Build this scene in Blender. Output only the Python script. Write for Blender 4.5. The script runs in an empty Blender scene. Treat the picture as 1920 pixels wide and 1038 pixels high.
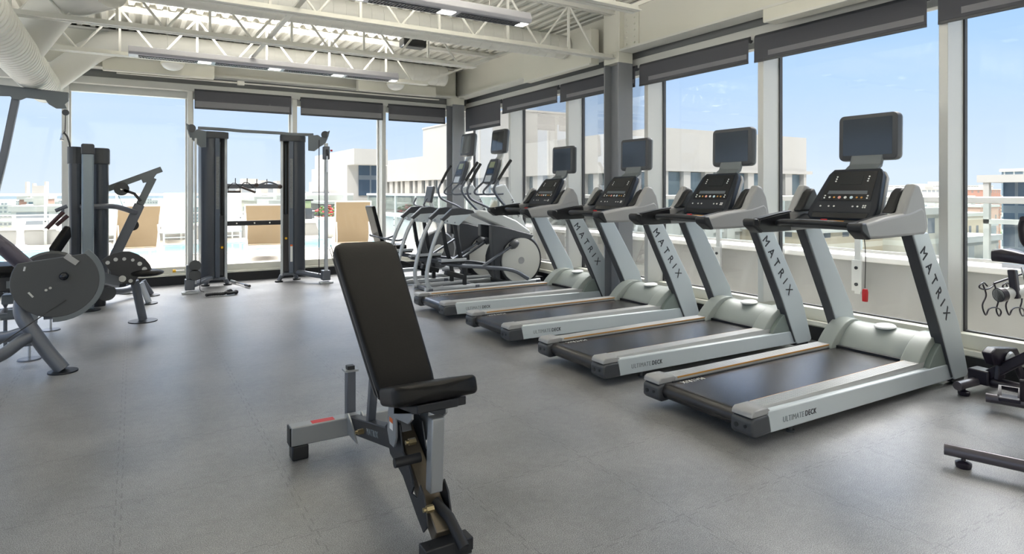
import bpy, bmesh, math, random
from mathutils import Vector, Matrix
R = math.radians
random.seed(7)
scene = bpy.context.scene
COL = scene.collection

# ---------------------------------------------------------------- camera model
CAM_H, YAW, FPX, HORIZON = 1.4, R(31.25), 1170.0, 360.0
_s, _c = math.sin(YAW), math.cos(YAW)
def atY(px, py, Y):
    u = (px - 960) / FPX; d = Y / (_c - _s * u)
    return Vector((_s * d + _c * u * d, Y, CAM_H + (HORIZON - py) / FPX * d))
def atX(px, py, X):
    u = (px - 960) / FPX; d = X / (_s + _c * u)
    return Vector((X, _c * d - _s * u * d, CAM_H + (HORIZON - py) / FPX * d))
def atZ(px, py, Z=0.0):
    d = (CAM_H - Z) * FPX / (py - HORIZON); u = (px - 960) / FPX
    return Vector((_s * d + _c * u * d, _c * d - _s * u * d, Z))
def atD(px, py, d):
    u = (px - 960) / FPX
    return Vector((_s * d + _c * u * d, _c * d - _s * u * d, CAM_H + (HORIZON - py) / FPX * d))

# ---------------------------------------------------------------- mesh builder
def catmull(pts, k=6):
    P = [Vector(p) for p in pts]
    if len(P) < 3: return P
    Q = [2 * P[0] - P[1]] + P + [2 * P[-1] - P[-2]]
    out = []
    for i in range(1, len(Q) - 2):
        a, b, c, d = Q[i - 1], Q[i], Q[i + 1], Q[i + 2]
        for j in range(k):
            t = j / k
            out.append(.5 * ((2 * b) + (c - a) * t + (2 * a - 5 * b + 4 * c - d) * t * t + (3 * b - a - 3 * c + d) * t ** 3))
    out.append(P[-1])
    return out
def fillet(pts, r=.05, k=5):
    P = [Vector(p) for p in pts]; out = [P[0]]
    for i in range(1, len(P) - 1):
        a, b, c = P[i - 1], P[i], P[i + 1]
        ra = min(r, (a - b).length * .48, (c - b).length * .48)
        s = b + (a - b).normalized() * ra; e = b + (c - b).normalized() * ra
        for j in range(k + 1):
            t = j / k
            out.append((1 - t) ** 2 * s + 2 * t * (1 - t) * b + t * t * e)
    out.append(P[-1]); return out

class MB:
    def __init__(s): s.v = []; s.f = []
    def add(s, vs, fs):
        o = len(s.v); s.v += [Vector(v) for v in vs]; s.f += [tuple(o + i for i in f) for f in fs]; return s
    def bx(s, x0, x1, y0, y1, z0, z1, M=None):
        vs = [Vector(p) for p in ((x0,y0,z0),(x1,y0,z0),(x1,y1,z0),(x0,y1,z0),(x0,y0,z1),(x1,y0,z1),(x1,y1,z1),(x0,y1,z1))]
        if M is not None: vs = [M @ v for v in vs]
        return s.add(vs, [(0,3,2,1),(4,5,6,7),(0,1,5,4),(1,2,6,5),(2,3,7,6),(3,0,4,7)])
    def tube(s, pts, r, n=12, cap=True, prof=None, up=(0,0,1)):
        P = [Vector(p) for p in pts]; m = len(P)
        T = []
        for i in range(m):
            if i == 0: t = P[1] - P[0]
            elif i == m - 1: t = P[-1] - P[-2]
            else: t = (P[i] - P[i-1]).normalized() + (P[i+1] - P[i]).normalized()
            T.append(t.normalized())
        upv = Vector(up)
        if prof is None:
            prof = [(math.cos(2*math.pi*j/n), math.sin(2*math.pi*j/n)) for j in range(n)]
            rr = r if isinstance(r, (list, tuple)) else [r] * m
            upv = Vector((0,0,1)) if abs(T[0].z) < .9 else Vector((1,0,0))
            fr = (upv - T[0] * upv.dot(T[0])).normalized()
            frames = []
            for i in range(m):
                fr = (fr - T[i] * fr.dot(T[i]))
                fr = fr.normalized(); frames.append((T[i].cross(fr), fr))
        else:
            rr = [r if r else 1] * m if not isinstance(r, (list, tuple)) else r
            frames = []
            for i in range(m):
                v = upv - T[i] * upv.dot(T[i])
                if v.length < 1e-4: v = Vector((1,0,0)) - T[i] * T[i].x
                v.normalize(); frames.append((T[i].cross(v), v))
        n = len(prof); vs = []
        for i in range(m):
            a, b = frames[i]
            for (x, y) in prof: vs.append(P[i] + (a * x + b * y) * rr[i])
        fs = []
        for i in range(m - 1):
            for j in range(n):
                k = (j + 1) % n
                fs.append((i*n+j, i*n+k, (i+1)*n+k, (i+1)*n+j))
        if cap:
            fs.append(tuple(range(n))[::-1]); fs.append(tuple((m-1)*n + j for j in range(n)))
        return s.add(vs, fs)
    def bar(s, pts, w, h, up=(0,0,1)):          # rectangular tube: w across, h along 'up'
        return s.tube(pts, 1, prof=[(-w/2,-h/2),(w/2,-h/2),(w/2,h/2),(-w/2,h/2)], up=up)
    def prism(s, poly, a0, a1, plane='xz'):
        def m(p, a):
            if plane == 'xz': return (p[0], a, p[1])
            if plane == 'xy': return (p[0], p[1], a)
            return (a, p[0], p[1])
        n = len(poly)
        vs = [m(p, a0) for p in poly] + [m(p, a1) for p in poly]
        fs = [tuple(range(n)), tuple(range(2*n-1, n-1, -1))] + [(i, i+n, (i+1) % n + n, (i+1) % n) for i in range(n)]
        return s.add(vs, fs)
    def lathe(s, prof, c=(0,0,0), axis='z', n=24, M=None):
        vs = []; fs = []
        for (r, h) in prof:
            for j in range(n):
                a = 2*math.pi*j/n; x, y = r*math.cos(a), r*math.sin(a)
                p = {'z': (x, y, h), 'y': (x, h, y), 'x': (h, x, y)}[axis]
                p = Vector(p)
                if M is not None: p = M @ p
                vs.append(p + Vector(c))
        m = len(prof)
        for i in range(m - 1):
            for j in range(n):
                k = (j+1) % n; fs.append((i*n+j, i*n+k, (i+1)*n+k, (i+1)*n+j))
        fs.append(tuple(range(n))[::-1]); fs.append(tuple((m-1)*n+j for j in range(n)))
        return s.add(vs, fs)
    def cyl(s, c, r, h, axis='z', n=24):        # centred on c
        return s.lathe([(r, -h/2), (r, h/2)], c, axis, n)
    def ball(s, c, r, n=14, m=8, sc=(1,1,1)):
        prof = [(max(1e-4, r*math.sin(math.pi*i/m)), -r*math.cos(math.pi*i/m)) for i in range(m+1)]
        M = Matrix.Diagonal((sc[0], sc[1], sc[2], 1)).to_3x3()
        return s.lathe(prof, c, 'z', n, M)
    def loft(s, rings, cap=True, closed=True):
        n = len(rings[0]); vs = [p for r in rings for p in r]; fs = []
        for i in range(len(rings) - 1):
            for j in range(n if closed else n - 1):
                k = (j+1) % n; fs.append((i*n+j, i*n+k, (i+1)*n+k, (i+1)*n+j))
        if cap and closed:
            fs.append(tuple(range(n))[::-1]); fs.append(tuple((len(rings)-1)*n+j for j in range(n)))
        return s.add(vs, fs)
    def build(s, name, mat, parent=None, ang=38, bevel=None, seg=2, origin=None, smooth=True):
        me = bpy.data.meshes.new(name)
        org = Vector(origin) if origin is not None else Vector((0,0,0))
        me.from_pydata([tuple(v - org) for v in s.v], [], s.f)
        b = bmesh.new(); b.from_mesh(me)
        bmesh.ops.recalc_face_normals(b, faces=b.faces[:])
        b.to_mesh(me); b.free()
        if smooth:
            me.polygons.foreach_set('use_smooth', [True] * len(me.polygons))
            me.set_sharp_from_angle(angle=R(ang))
        me.materials.append(mat)
        o = bpy.data.objects.new(name, me); COL.objects.link(o)
        o.location = org
        if parent is not None: o.parent = parent
        if bevel:
            md = o.modifiers.new('bevel', 'BEVEL'); md.width = bevel; md.segments = seg
            md.limit_method = 'ANGLE'; md.angle_limit = R(35)
        return o

def rrect(x0, x1, y0, y1, r, k=4):
    out = []
    for (cx, cy, a0) in ((x1-r, y1-r, 0), (x0+r, y1-r, 90), (x0+r, y0+r, 180), (x1-r, y0+r, 270)):
        for j in range(k+1):
            a = R(a0 + 90*j/k); out.append((cx + r*math.cos(a), cy + r*math.sin(a)))
    return out
def empty(name, loc=(0,0,0), rz=0.0):
    o = bpy.data.objects.new(name, None); COL.objects.link(o)
    o.location = loc; o.rotation_euler = (0,0,rz); o.empty_display_size = .1
    return o
def tag(o, label=None, cat=None, group=None, kind=None):
    if label: o['label'] = label
    if cat: o['category'] = cat
    if group: o['group'] = group
    if kind: o['kind'] = kind
    return o
def thing(name, label, cat, loc=(0,0,0), rz=0.0, group=None):
    return tag(empty(name, loc, rz), label, cat, group)
def copy_tree(o, parent=None):
    c = o.copy(); COL.objects.link(c)
    if parent is not None: c.parent = parent
    for ch in list(o.children): copy_tree(ch, c)
    return c

# ---------------------------------------------------------------- materials
def hexc(r, g, b):
    f = lambda v: (v/255/12.92) if v/255 <= .04045 else ((v/255+.055)/1.055)**2.4
    return (f(r), f(g), f(b), 1)
def mat(name, rgb, rough=.5, metal=0.0, spec=.5, coat=0.0, bump=None, emit=None, noise=None):
    m = bpy.data.materials.new(name); m.use_nodes = True
    nt = m.node_tree; b = nt.nodes['Principled BSDF']
    b.inputs['Base Color'].default_value = hexc(*rgb)
    b.inputs['Roughness'].default_value = rough; b.inputs['Metallic'].default_value = metal
    b.inputs['Specular IOR Level'].default_value = spec
    if coat: b.inputs['Coat Weight'].default_value = coat; b.inputs['Coat Roughness'].default_value = .15
    if emit: b.inputs['Emission Color'].default_value = hexc(*emit[0]); b.inputs['Emission Strength'].default_value = emit[1]
    tc = None
    if bump or noise:
        tc = nt.nodes.new('ShaderNodeTexCoord')
    if noise:      # (scale, amount): gentle variation of the colour of the surface itself
        n = nt.nodes.new('ShaderNodeTexNoise'); n.inputs['Scale'].default_value = noise[0]; n.inputs['Detail'].default_value = 4
        nt.links.new(tc.outputs['Object'], n.inputs['Vector'])
        mx = nt.nodes.new('ShaderNodeMixRGB'); c = hexc(*rgb)
        mx.inputs[1].default_value = tuple(max(0, x*(1-noise[1])) for x in c[:3]) + (1,)
        mx.inputs[2].default_value = tuple(min(1, x*(1+noise[1])) for x in c[:3]) + (1,)
        nt.links.new(n.outputs['Fac'], mx.inputs[0]); nt.links.new(mx.outputs[0], b.inputs['Base Color'])
    if bump:       # (scale, strength)
        n = nt.nodes.new('ShaderNodeTexNoise'); n.inputs['Scale'].default_value = bump[0]; n.inputs['Detail'].default_value = 3
        nt.links.new(tc.outputs['Object'], n.inputs['Vector'])
        bp = nt.nodes.new('ShaderNodeBump'); bp.inputs['Strength'].default_value = bump[1]; bp.inputs['Distance'].default_value = .002
        nt.links.new(n.outputs['Fac'], bp.inputs['Height']); nt.links.new(bp.outputs[0], b.inputs['Normal'])
    return m
def nd(nt, t, **kw):
    n = nt.nodes.new(t)
    for k, v in kw.items(): setattr(n, k, v)
    return n
def mth(nt, op, a, b=None, c=None):
    n = nt.nodes.new('ShaderNodeMath'); n.operation = op
    for i, x in enumerate((a, b, c)):
        if x is None: continue
        if isinstance(x, (int, float)): n.inputs[i].default_value = x
        else: nt.links.new(x, n.inputs[i])
    return n.outputs[0]
def facade_mat(name, wall, glass, dx, dz, wx=(.2,.8), wz=(.3,.8), roof=(205,205,205), band=None):
    """windows as a pattern on a distant wall: grid in world metres"""
    m = bpy.data.materials.new(name); m.use_nodes = True; nt = m.node_tree; b = nt.nodes['Principled BSDF']
    g = nd(nt, 'ShaderNodeNewGeometry'); sp = nd(nt, 'ShaderNodeSeparateXYZ'); sn = nd(nt, 'ShaderNodeSeparateXYZ')
    nt.links.new(g.outputs['Position'], sp.inputs[0]); nt.links.new(g.outputs['True Normal'], sn.inputs[0])
    ax = mth(nt, 'ABSOLUTE', sn.outputs[0]); ay = mth(nt, 'ABSOLUTE', sn.outputs[1]); az = mth(nt, 'ABSOLUTE', sn.outputs[2])
    u = mth(nt, 'ADD', mth(nt, 'MULTIPLY', sp.outputs[0], ay), mth(nt, 'MULTIPLY', sp.outputs[1], ax))
    fu = mth(nt, 'FRACT', mth(nt, 'ADD', mth(nt, 'DIVIDE', u, dx), 100)); fz = mth(nt, 'FRACT', mth(nt, 'ADD', mth(nt, 'DIVIDE', sp.outputs[2], dz), 100))
    k = mth(nt, 'MULTIPLY', mth(nt, 'GREATER_THAN', fu, wx[0]), mth(nt, 'LESS_THAN', fu, wx[1]))
    k2 = mth(nt, 'MULTIPLY', mth(nt, 'GREATER_THAN', fz, wz[0]), mth(nt, 'LESS_THAN', fz, wz[1]))
    k = mth(nt, 'MULTIPLY', mth(nt, 'MULTIPLY', k, k2), mth(nt, 'LESS_THAN', az, .5))
    wcol = nd(nt, 'ShaderNodeMixRGB'); wcol.inputs[1].default_value = hexc(*wall); wcol.inputs[2].default_value = hexc(*(band or wall))
    nt.links.new(mth(nt, 'LESS_THAN', fz, .14), wcol.inputs[0])
    r = nd(nt, 'ShaderNodeMixRGB'); nt.links.new(wcol.outputs[0], r.inputs[1]); r.inputs[2].default_value = hexc(*roof)
    nt.links.new(mth(nt, 'GREATER_THAN', sn.outputs[2], .5), r.inputs[0])
    mx = nd(nt, 'ShaderNodeMixRGB'); nt.links.new(r.outputs[0], mx.inputs[1]); mx.inputs[2].default_value = hexc(*glass)
    nt.links.new(k, mx.inputs[0]); nt.links.new(mx.outputs[0], b.inputs['Base Color'])
    nt.links.new(mth(nt, 'SUBTRACT', .85, mth(nt, 'MULTIPLY', k, .6)), b.inputs['Roughness'])
    return m

M = {}
M['white'] = mat('painted_white_steel', (214,213,206), .55, noise=(3,.04))
M['cream'] = mat('cream_paint', (216,214,202), .7, noise=(2,.04))
M['deck'] = mat('galvanised_deck_paint', (214,212,202), .6, noise=(5,.05))
M['duct'] = mat('painted_duct', (218,217,210), .55, noise=(3,.04))
M['strip'] = mat('silver_strip', (203,203,198), .5)
M['greyband'] = mat('grey_header_paint', (140,141,140), .6)
M['frame'] = mat('aluminium_mullion', (206,206,202), .45, .2)
M['framedark'] = mat('aluminium_mullion_seal', (60,60,62), .6)
M['column'] = mat('grey_column_paint', (134,136,140), .5)
M['black_rubber'] = mat('black_rubber', (30,30,33), .6, bump=(200,.2))
M['shade'] = mat('dark_shade_cloth', (108,108,114), .9, bump=(400,.2))
M['silver'] = mat('treadmill_silver', (198,206,210), .4, .12)
M['silver2'] = mat('pale_silver', (200,202,200), .4, .3)
M['dkgrey'] = mat('dark_grey_plastic', (66,68,72), .45)
M['mgrey'] = mat('mid_grey_plastic', (158,158,158), .5, bump=(300,.15))
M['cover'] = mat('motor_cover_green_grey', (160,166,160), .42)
M['black'] = mat('black_plastic', (28,29,32), .4)
M['gloss'] = mat('gloss_black_panel', (18,22,30), .18)
M['belt'] = mat('running_belt', (46,44,44), .27, bump=(300,.15))
M['rail'] = mat('foot_rail_aluminium', (190,190,188), .4, .35)
M['orange'] = mat('orange_strip', (196,142,66), .5)
M['red'] = mat('red_plastic', (200,28,32), .4)
M['yellow'] = mat('yellow_plastic', (232,178,32), .45)
M['screen'] = mat('dark_screen', (58,66,76), .12)
M['screen_grey'] = mat('glossy_screen', (96,98,98), .08, .6)  # grey, more mirror-like screen of the ellipticals
M['lcd'] = mat('lcd_display', (150,156,120), .3)
M['white_plastic'] = mat('white_plastic', (225,225,222), .4)
M['ink'] = mat('dark_lettering', (40,42,48), .6)
M['inkpale'] = mat('pale_lettering', (130,138,142), .6)
M['inkwhite'] = mat('white_lettering', (200,200,198), .6)
M['leather'] = mat('black_upholstery', (20,19,19), .42, spec=.22, bump=(90,.25))
M['metal_dark'] = mat('iron_grey_frame', (98,102,110), .38, .4)
M['metal_black'] = mat('black_steel', (44,45,49), .42, .3)
M['metal_silver'] = mat('silver_frame', (186,190,194), .35, .5)
M['chrome'] = mat('chrome', (205,205,205), .15, 1)
M['cable'] = mat('black_cable', (40,40,42), .5)
M['plate'] = mat('grey_disc_guard', (72,74,77), .45, .2)
M['stack'] = mat('weight_stack', (58,58,60), .5, .3)
M['terrace'] = mat('terrace_paving', (184,178,168), .8, noise=(1.5,.08))
M['concrete'] = mat('grey_concrete', (166,166,163), .85, noise=(2.5,.1), bump=(20,.2))
M['sling'] = mat('beige_sling_fabric', (160,144,120), .8, noise=(4,.05))
M['sling_white'] = mat('white_sling_fabric', (226,224,218), .8)
M['lounger'] = mat('white_lounger_frame', (232,231,228), .5)
M['pot'] = mat('white_planter', (222,220,214), .7)
M['leaf'] = mat('green_leaves', (74,104,52), .7)
M['flower'] = mat('red_flowers', (190,60,66), .7)
M['smoke'] = mat('dark_purple_black', (34,28,40), .35)
M['metal_silver2'] = mat('brushed_grey_frame', (156,159,162), .35, .5)
M['bronze'] = mat('brownish_steel', (112,103,90), .3, .6)  # brownish steel of the bench's front leg
M['brass'] = mat('brass_bolt', (150,136,104), .35, .8)
M['orangered'] = mat('orange_label', (222,104,40), .5)
M['shroud'] = mat('dark_tower_shroud', (62,66,74), .28, .2)
M['shroud2'] = mat('blue_grey_tower_shroud', (84,92,104), .35, .2)
M['chart'] = mat('exercise_chart_print', (112,114,116), .5, noise=(60,.5))
M['brown'] = mat('brown_black_grip', (66,54,50), .5)
M['post'] = mat('blue_grey_post', (126,136,144), .32, .4)
M['grip_red'] = mat('dark_red_handle_grip', (60,30,32), .45)
M['metal_dark2'] = mat('violet_grey_frame', (82,78,90), .35, .3)
M['metal_black2'] = mat('charcoal_plate', (60,60,62), .5, .2)
M['seam'] = mat('seam_piping', (96,92,88), .4)
def translucent(m, amt):
    nt = m.node_tree; b = nt.nodes['Principled BSDF']; out = nt.nodes['Material Output']
    t = nd(nt, 'ShaderNodeBsdfTranslucent'); t.inputs[0].default_value = b.inputs['Base Color'].default_value
    mx = nd(nt, 'ShaderNodeMixShader'); mx.inputs[0].default_value = amt
    nt.links.new(b.outputs[0], mx.inputs[1]); nt.links.new(t.outputs[0], mx.inputs[2]); nt.links.new(mx.outputs[0], out.inputs[0])
translucent(M['sling'], .28); translucent(M['sling_white'], .4); M['sky_glow'] = mat('sky_glow_cloth', (190,190,194), .9); translucent(M['sky_glow'], .6); translucent(M['shade'], .4)  # paler strip cloth stands in for sky shining through the shade
def glass_mat(name, tint, refl):
    m = bpy.data.materials.new(name); m.use_nodes = True; nt = m.node_tree
    nt.nodes.remove(nt.nodes['Principled BSDF']); out = nt.nodes['Material Output']
    t = nd(nt, 'ShaderNodeBsdfTransparent'); t.inputs[0].default_value = tint
    g = nd(nt, 'ShaderNodeBsdfGlossy'); g.inputs['Roughness'].default_value = .02
    fr = nd(nt, 'ShaderNodeFresnel'); fr.inputs[0].default_value = 1.35
    mx = nd(nt, 'ShaderNodeMixShader')
    nt.links.new(mth(nt, 'MULTIPLY', fr.outputs[0], refl), mx.inputs[0])
    nt.links.new(t.outputs[0], mx.inputs[1]); nt.links.new(g.outputs[0], mx.inputs[2]); nt.links.new(mx.outputs[0], out.inputs[0])
    return m
M['glass'] = glass_mat('window_glass', (.97,.975,.975,1), .5)
M['railglass'] = glass_mat('railing_glass', (.9,.95,.95,1), .9)
m = mat('pool_water', (96,164,180), .08); M['water'] = m
# floor: speckled rubber with jigsaw seams
m = bpy.data.materials.new('speckled_rubber_floor'); m.use_nodes = True; nt = m.node_tree; b = nt.nodes['Principled BSDF']
tc = nd(nt, 'ShaderNodeTexCoord'); sp = nd(nt, 'ShaderNodeSeparateXYZ'); nt.links.new(tc.outputs['Object'], sp.inputs[0])
n1 = nd(nt, 'ShaderNodeTexNoise'); n1.inputs['Scale'].default_value = 260; n1.inputs['Detail'].default_value = 2; nt.links.new(tc.outputs['Object'], n1.inputs['Vector'])
n2 = nd(nt, 'ShaderNodeTexNoise'); n2.inputs['Scale'].default_value = 2.2; n2.inputs['Detail'].default_value = 6; nt.links.new(tc.outputs['Object'], n2.inputs['Vector'])
n3 = nd(nt, 'ShaderNodeTexNoise'); n3.inputs['Scale'].default_value = 22; n3.inputs['Detail'].default_value = 8; n3.inputs['Roughness'].default_value = .65; nt.links.new(tc.outputs['Object'], n3.inputs['Vector'])
def seam(a, bb, off):
    wob = mth(nt, 'MULTIPLY', mth(nt, 'SIGN', mth(nt, 'SINE', mth(nt, 'MULTIPLY', bb, 55.0))), .011)
    f = mth(nt, 'FRACT', mth(nt, 'DIVIDE', mth(nt, 'ADD', mth(nt, 'ADD', a, wob), 100*.697 - off), .697))
    dd = mth(nt, 'MINIMUM', f, mth(nt, 'SUBTRACT', 1.0, f))
    return mth(nt, 'LESS_THAN', dd, .0045)
sm = mth(nt, 'MAXIMUM', seam(sp.outputs[0], sp.outputs[1], .64), seam(sp.outputs[1], sp.outputs[0], .53))
cr = nd(nt, 'ShaderNodeValToRGB'); nt.links.new(n1.outputs['Fac'], cr.inputs[0])
cr.color_ramp.elements[0].position = .38; cr.color_ramp.elements[0].color = hexc(102,102,104)
cr.color_ramp.elements[1].position = .66; cr.color_ramp.elements[1].color = hexc(178,178,178)
mx = nd(nt, 'ShaderNodeMixRGB', blend_type='MULTIPLY'); mx.inputs[0].default_value = .8
cr2 = nd(nt, 'ShaderNodeValToRGB'); nt.links.new(mth(nt, 'ADD', mth(nt, 'MULTIPLY', n2.outputs['Fac'], .6), mth(nt, 'MULTIPLY', n3.outputs['Fac'], .4)), cr2.inputs[0])
cr2.color_ramp.elements[0].position = .38; cr2.color_ramp.elements[0].color = (.62,.62,.62,1); cr2.color_ramp.elements[1].position = .62; cr2.color_ramp.elements[1].color = (1,1,1,1)
nt.links.new(cr.outputs[0], mx.inputs[1]); nt.links.new(cr2.outputs[0], mx.inputs[2])
mx2 = nd(nt, 'ShaderNodeMixRGB'); nt.links.new(mx.outputs[0], mx2.inputs[1]); mx2.inputs[2].default_value = hexc(48,48,50)
nt.links.new(mth(nt, 'MULTIPLY', sm, .32), mx2.inputs[0]); nt.links.new(mx2.outputs[0], b.inputs['Base Color'])
rr = mth(nt, 'ADD', mth(nt, 'MULTIPLY', n2.outputs['Fac'], .16), .25); nt.links.new(rr, b.inputs['Roughness'])
b.inputs['Specular IOR Level'].default_value = .75
bp = nd(nt, 'ShaderNodeBump'); bp.inputs['Strength'].default_value = .25; bp.inputs['Distance'].default_value = .003
nt.links.new(mth(nt, 'ADD', mth(nt, 'SUBTRACT', n3.outputs['Fac'], mth(nt, 'MULTIPLY', sm, .8)), mth(nt, 'MULTIPLY', n1.outputs['Fac'], .5)), bp.inputs['Height']); nt.links.new(bp.outputs[0], b.inputs['Normal'])
M['floor'] = m

_tc = {}
def text(name, s, w, h, mt, parent, mat4, depth=.0015, bold=False, shear=0):
    """flat lettering w x h metres, laid in the local xy plane of mat4, origin at lower left"""
    key = (s, round(w,4), round(h,4), mt.name)
    if key not in _tc:
        cu = bpy.data.curves.new('t', 'FONT'); cu.body = s; cu.extrude = depth; cu.resolution_u = 3
        if bold: cu.offset = .012
        cu.space_character = 1.15
        ob = bpy.data.objects.new('t', cu); COL.objects.link(ob)
        bpy.context.view_layer.update()
        me = bpy.data.meshes.new_from_object(ob); bpy.data.objects.remove(ob); bpy.data.curves.remove(cu)
        xs = [v.co.x for v in me.vertices]; ys = [v.co.y for v in me.vertices]
        kx = w/(max(xs)-min(xs)); ky = h/(max(ys)-min(ys))
        x0, y0 = min(xs), min(ys)
        for v in me.vertices: v.co.x = (v.co.x-x0)*kx; v.co.y = (v.co.y-y0)*ky
        me.materials.clear(); me.materials.append(mt); _tc[key] = me
    o = bpy.data.objects.new(name, _tc[key]); COL.objects.link(o); o.matrix_local = mat4
    if parent is not None: o.parent = parent
    return o
def basis(o, x, y):
    x = Vector(x).normalized(); y = Vector(y); y = (y - x*y.dot(x)).normalized(); z = x.cross(y)
    m = Matrix((x, y, z)).transposed().to_4x4(); m.translation = Vector(o); return m
# ================================================================= SETTING
def struct(o): o['kind'] = 'structure'; return o
XW, YB = 5.52, 10.70            # inner faces of the right and back window walls
struct(MB().bx(-6, XW+.1, -4, YB+.1, -.2, 0).build('floor', M['floor']))
# corrugated deck: ribs run towards the back wall
prof = []; x = -5.0
while x < XW + .1:
    prof += [(x, 3.67), (x+.055, 3.67), (x+.075, 3.72), (x+.13, 3.72)]; x += .15
prof += [(x, 3.67), (x, 3.8), (-5.0, 3.8)]
struct(MB().prism(prof, -3.0, YB+.1).build('ceiling', M['deck'], ang=20))

# right window wall
wr = MB(); wr.bx(XW-.07, XW+.25, -3, YB+.25, 3.07, 3.8)
struct(wr.build('wall_right', M['greyband']))
struct(MB().bx(-5, XW-.07, YB-.07, YB+.25, 3.03, 3.8).build('wall_back', M['greyband']))
struct(MB().bx(XW-.13, XW+.0, -3, YB-.13, 2.95, 3.07).build('trim_1', M['strip'], bevel=.004))
struct(MB().bx(-5, XW-.0, YB-.13, YB+.0, 2.93, 3.03).build('trim_2', M['strip'], bevel=.004))
s = MB().bx(XW, XW+.2, -3, YB+.2, 0, .15).bx(XW-.06, XW+.18, -3, YB-.02, .15, .19).bx(XW+.0, XW+.18, -3, YB, .19, .30)
struct(s.build('trim_3', M['cream'], bevel=.004))
s = MB().bx(-5, XW, YB, YB+.2, 0, .14).bx(-5, XW-.06, YB-.05, YB+.18, .14, .17).bx(-5, XW, YB+.0, YB+.18, .17, .27)
struct(s.build('trim_4', M['cream'], bevel=.004))
struct(MB().bx(XW-.015, XW, -3, YB, 0, .13).build('baseboard_right', M['black_rubber']))
struct(MB().bx(-5, XW-.015, YB-.015, YB, 0, .13).build('baseboard_back', M['black_rubber']))
struct(MB().bx(-5, XW+.1, -4.1, -3.9, 0, 3.8).build('wall_rear', M['cream']))

wy = [-.91, .73, 2.37, 4.02, 5.65, 7.28, 8.90, YB]
n = 1
for i in range(len(wy)-1):
    w = empty('window_%d' % n, (XW+.11, (wy[i]+wy[i+1])/2, .3)); struct(w); n += 1
    hy = (wy[i+1]-wy[i])/2
    MB().bx(0, .012, -hy+.02, hy, 0, 2.67).build('pane', M['glass'], w)
    if i < len(wy):
        MB().bx(-.26, .03, -hy, -hy+.065, 0, 2.67).build('mullion', M['frame'], w, bevel=.004)
        MB().bx(-.015, .03, -hy+.065, -hy+.077, 0, 2.67).bx(-.015, .03, hy-.012, hy, 0, 2.67).bx(-.015, .03, -hy+.077, hy-.012, 0, .012).build('window_seal', M['framedark'], w)
        MB().bx(-.08, .03, -hy+.085, hy-.02, 2.60, 2.67).build('window_head', M['frame'], w)
wx = [-2.33, -.807, .738, 2.267, 3.787, XW]
for i in range(len(wx)-1):
    w = empty('window_%d' % n, ((wx[i]+wx[i+1])/2, YB+.11, .27)); struct(w); n += 1
    hx = (wx[i+1]-wx[i])/2
    MB().bx(-hx+.02, hx, 0, .012, 0, 2.7).build('pane', M['glass'], w)
    MB().bx(-hx-.035, -hx+.035, -.21, .03, 0, 2.7).build('mullion', M['frame'], w, bevel=.004)
    MB().bx(-hx+.035, hx-.035, -.07, .03, 2.56, 2.7).build('window_head', M['frame'], w, bevel=.004)
    MB().bx(-hx+.035, -hx+.055, -.03, .03, 0, 2.56).bx(hx-.055, hx-.035, -.03, .03, 0, 2.56).build('window_seal', M['strip'], w)

# roller shades
def shade(c, L, axis, zb, label, z0=2.97, wob=False):
    t = thing('roller_shade', label, 'window shade', c)
    h = z0 - zb
    if axis == 'y':
        MB().cyl((0, 0, -.0), .035, L, 'y', 16).build('shade_roller', M['dkgrey'], t)
        MB().bx(-.037, -.034, -L/2, L/2, -h, 0).build('shade_cloth', M['shade'], t)
        MB().bx(-.041, -.030, -L/2, L/2, -h, -h+.025).build('hem_bar', M['dkgrey'], t, bevel=.003)
        MB().bx(-.0385, -.0375, -L/2+.02, L/2-.16, -h+.05, -h+.10).build('sky_glow_band', M['sky_glow'], t)
    else:
        MB().cyl((0, 0, 0), .035, L, 'x', 16).build('shade_roller', M['dkgrey'], t)
        MB().bx(-L/2, L/2, -.037, -.034, -h, 0).build('shade_cloth', M['shade'], t)
        MB().bx(-L/2, L/2, -.041, -.030, -h, -h+.03).build('hem_bar', M['dkgrey'], t, bevel=.003)
        MB().bx(-L/2+.01, L/2-.03, -.0385, -.0375, -h+.03, -h+.12).build('sky_glow_band', M['sky_glow'], t)
    return t
XS = XW - .175
shade((XS+.04, (9.2+10.5)/2, 2.95), 1.3, 'y', 2.55, 'dark roller shade in the corner bay, pulled lower than the others')
shade((XS+.04, (7.52+9.14)/2, 2.95), 1.6, 'y', 2.74, 'dark roller shade between the corner bay shade and the nearer column')
shade((XS+.04, (5.85+7.46)/2, 2.95), 1.6, 'y', 2.73, 'dark roller shade running behind the nearer grey column')
shade((XS+.04, (4.17+5.79)/2, 2.95), 1.6, 'y', 2.725, 'dark roller shade just right of the nearer column above the second treadmill')
shade((XS+.04, (2.5+4.12)/2, 2.95), 1.6, 'y', 2.72, 'long dark roller shade above the nearest treadmill')
shade((XS+.04, (.82+2.44)/2, 2.95), 1.6, 'y', 2.72, 'dark roller shade at the top right corner of the photo')
YS = YB - .15
for (a, b, lb) in ((.79, 2.2, 'rolled up dark shade above the twin tower cable machine'),
                   (2.345, 3.75, 'rolled up dark shade on the back wall between the cable machine and the last mullion'),
                   (3.85, 4.95, 'rolled up dark shade on the back wall beside the corner column')):
    shade(((a+b)/2, YS+.03, 2.93), b-a, 'x', 2.70, lb)

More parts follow.
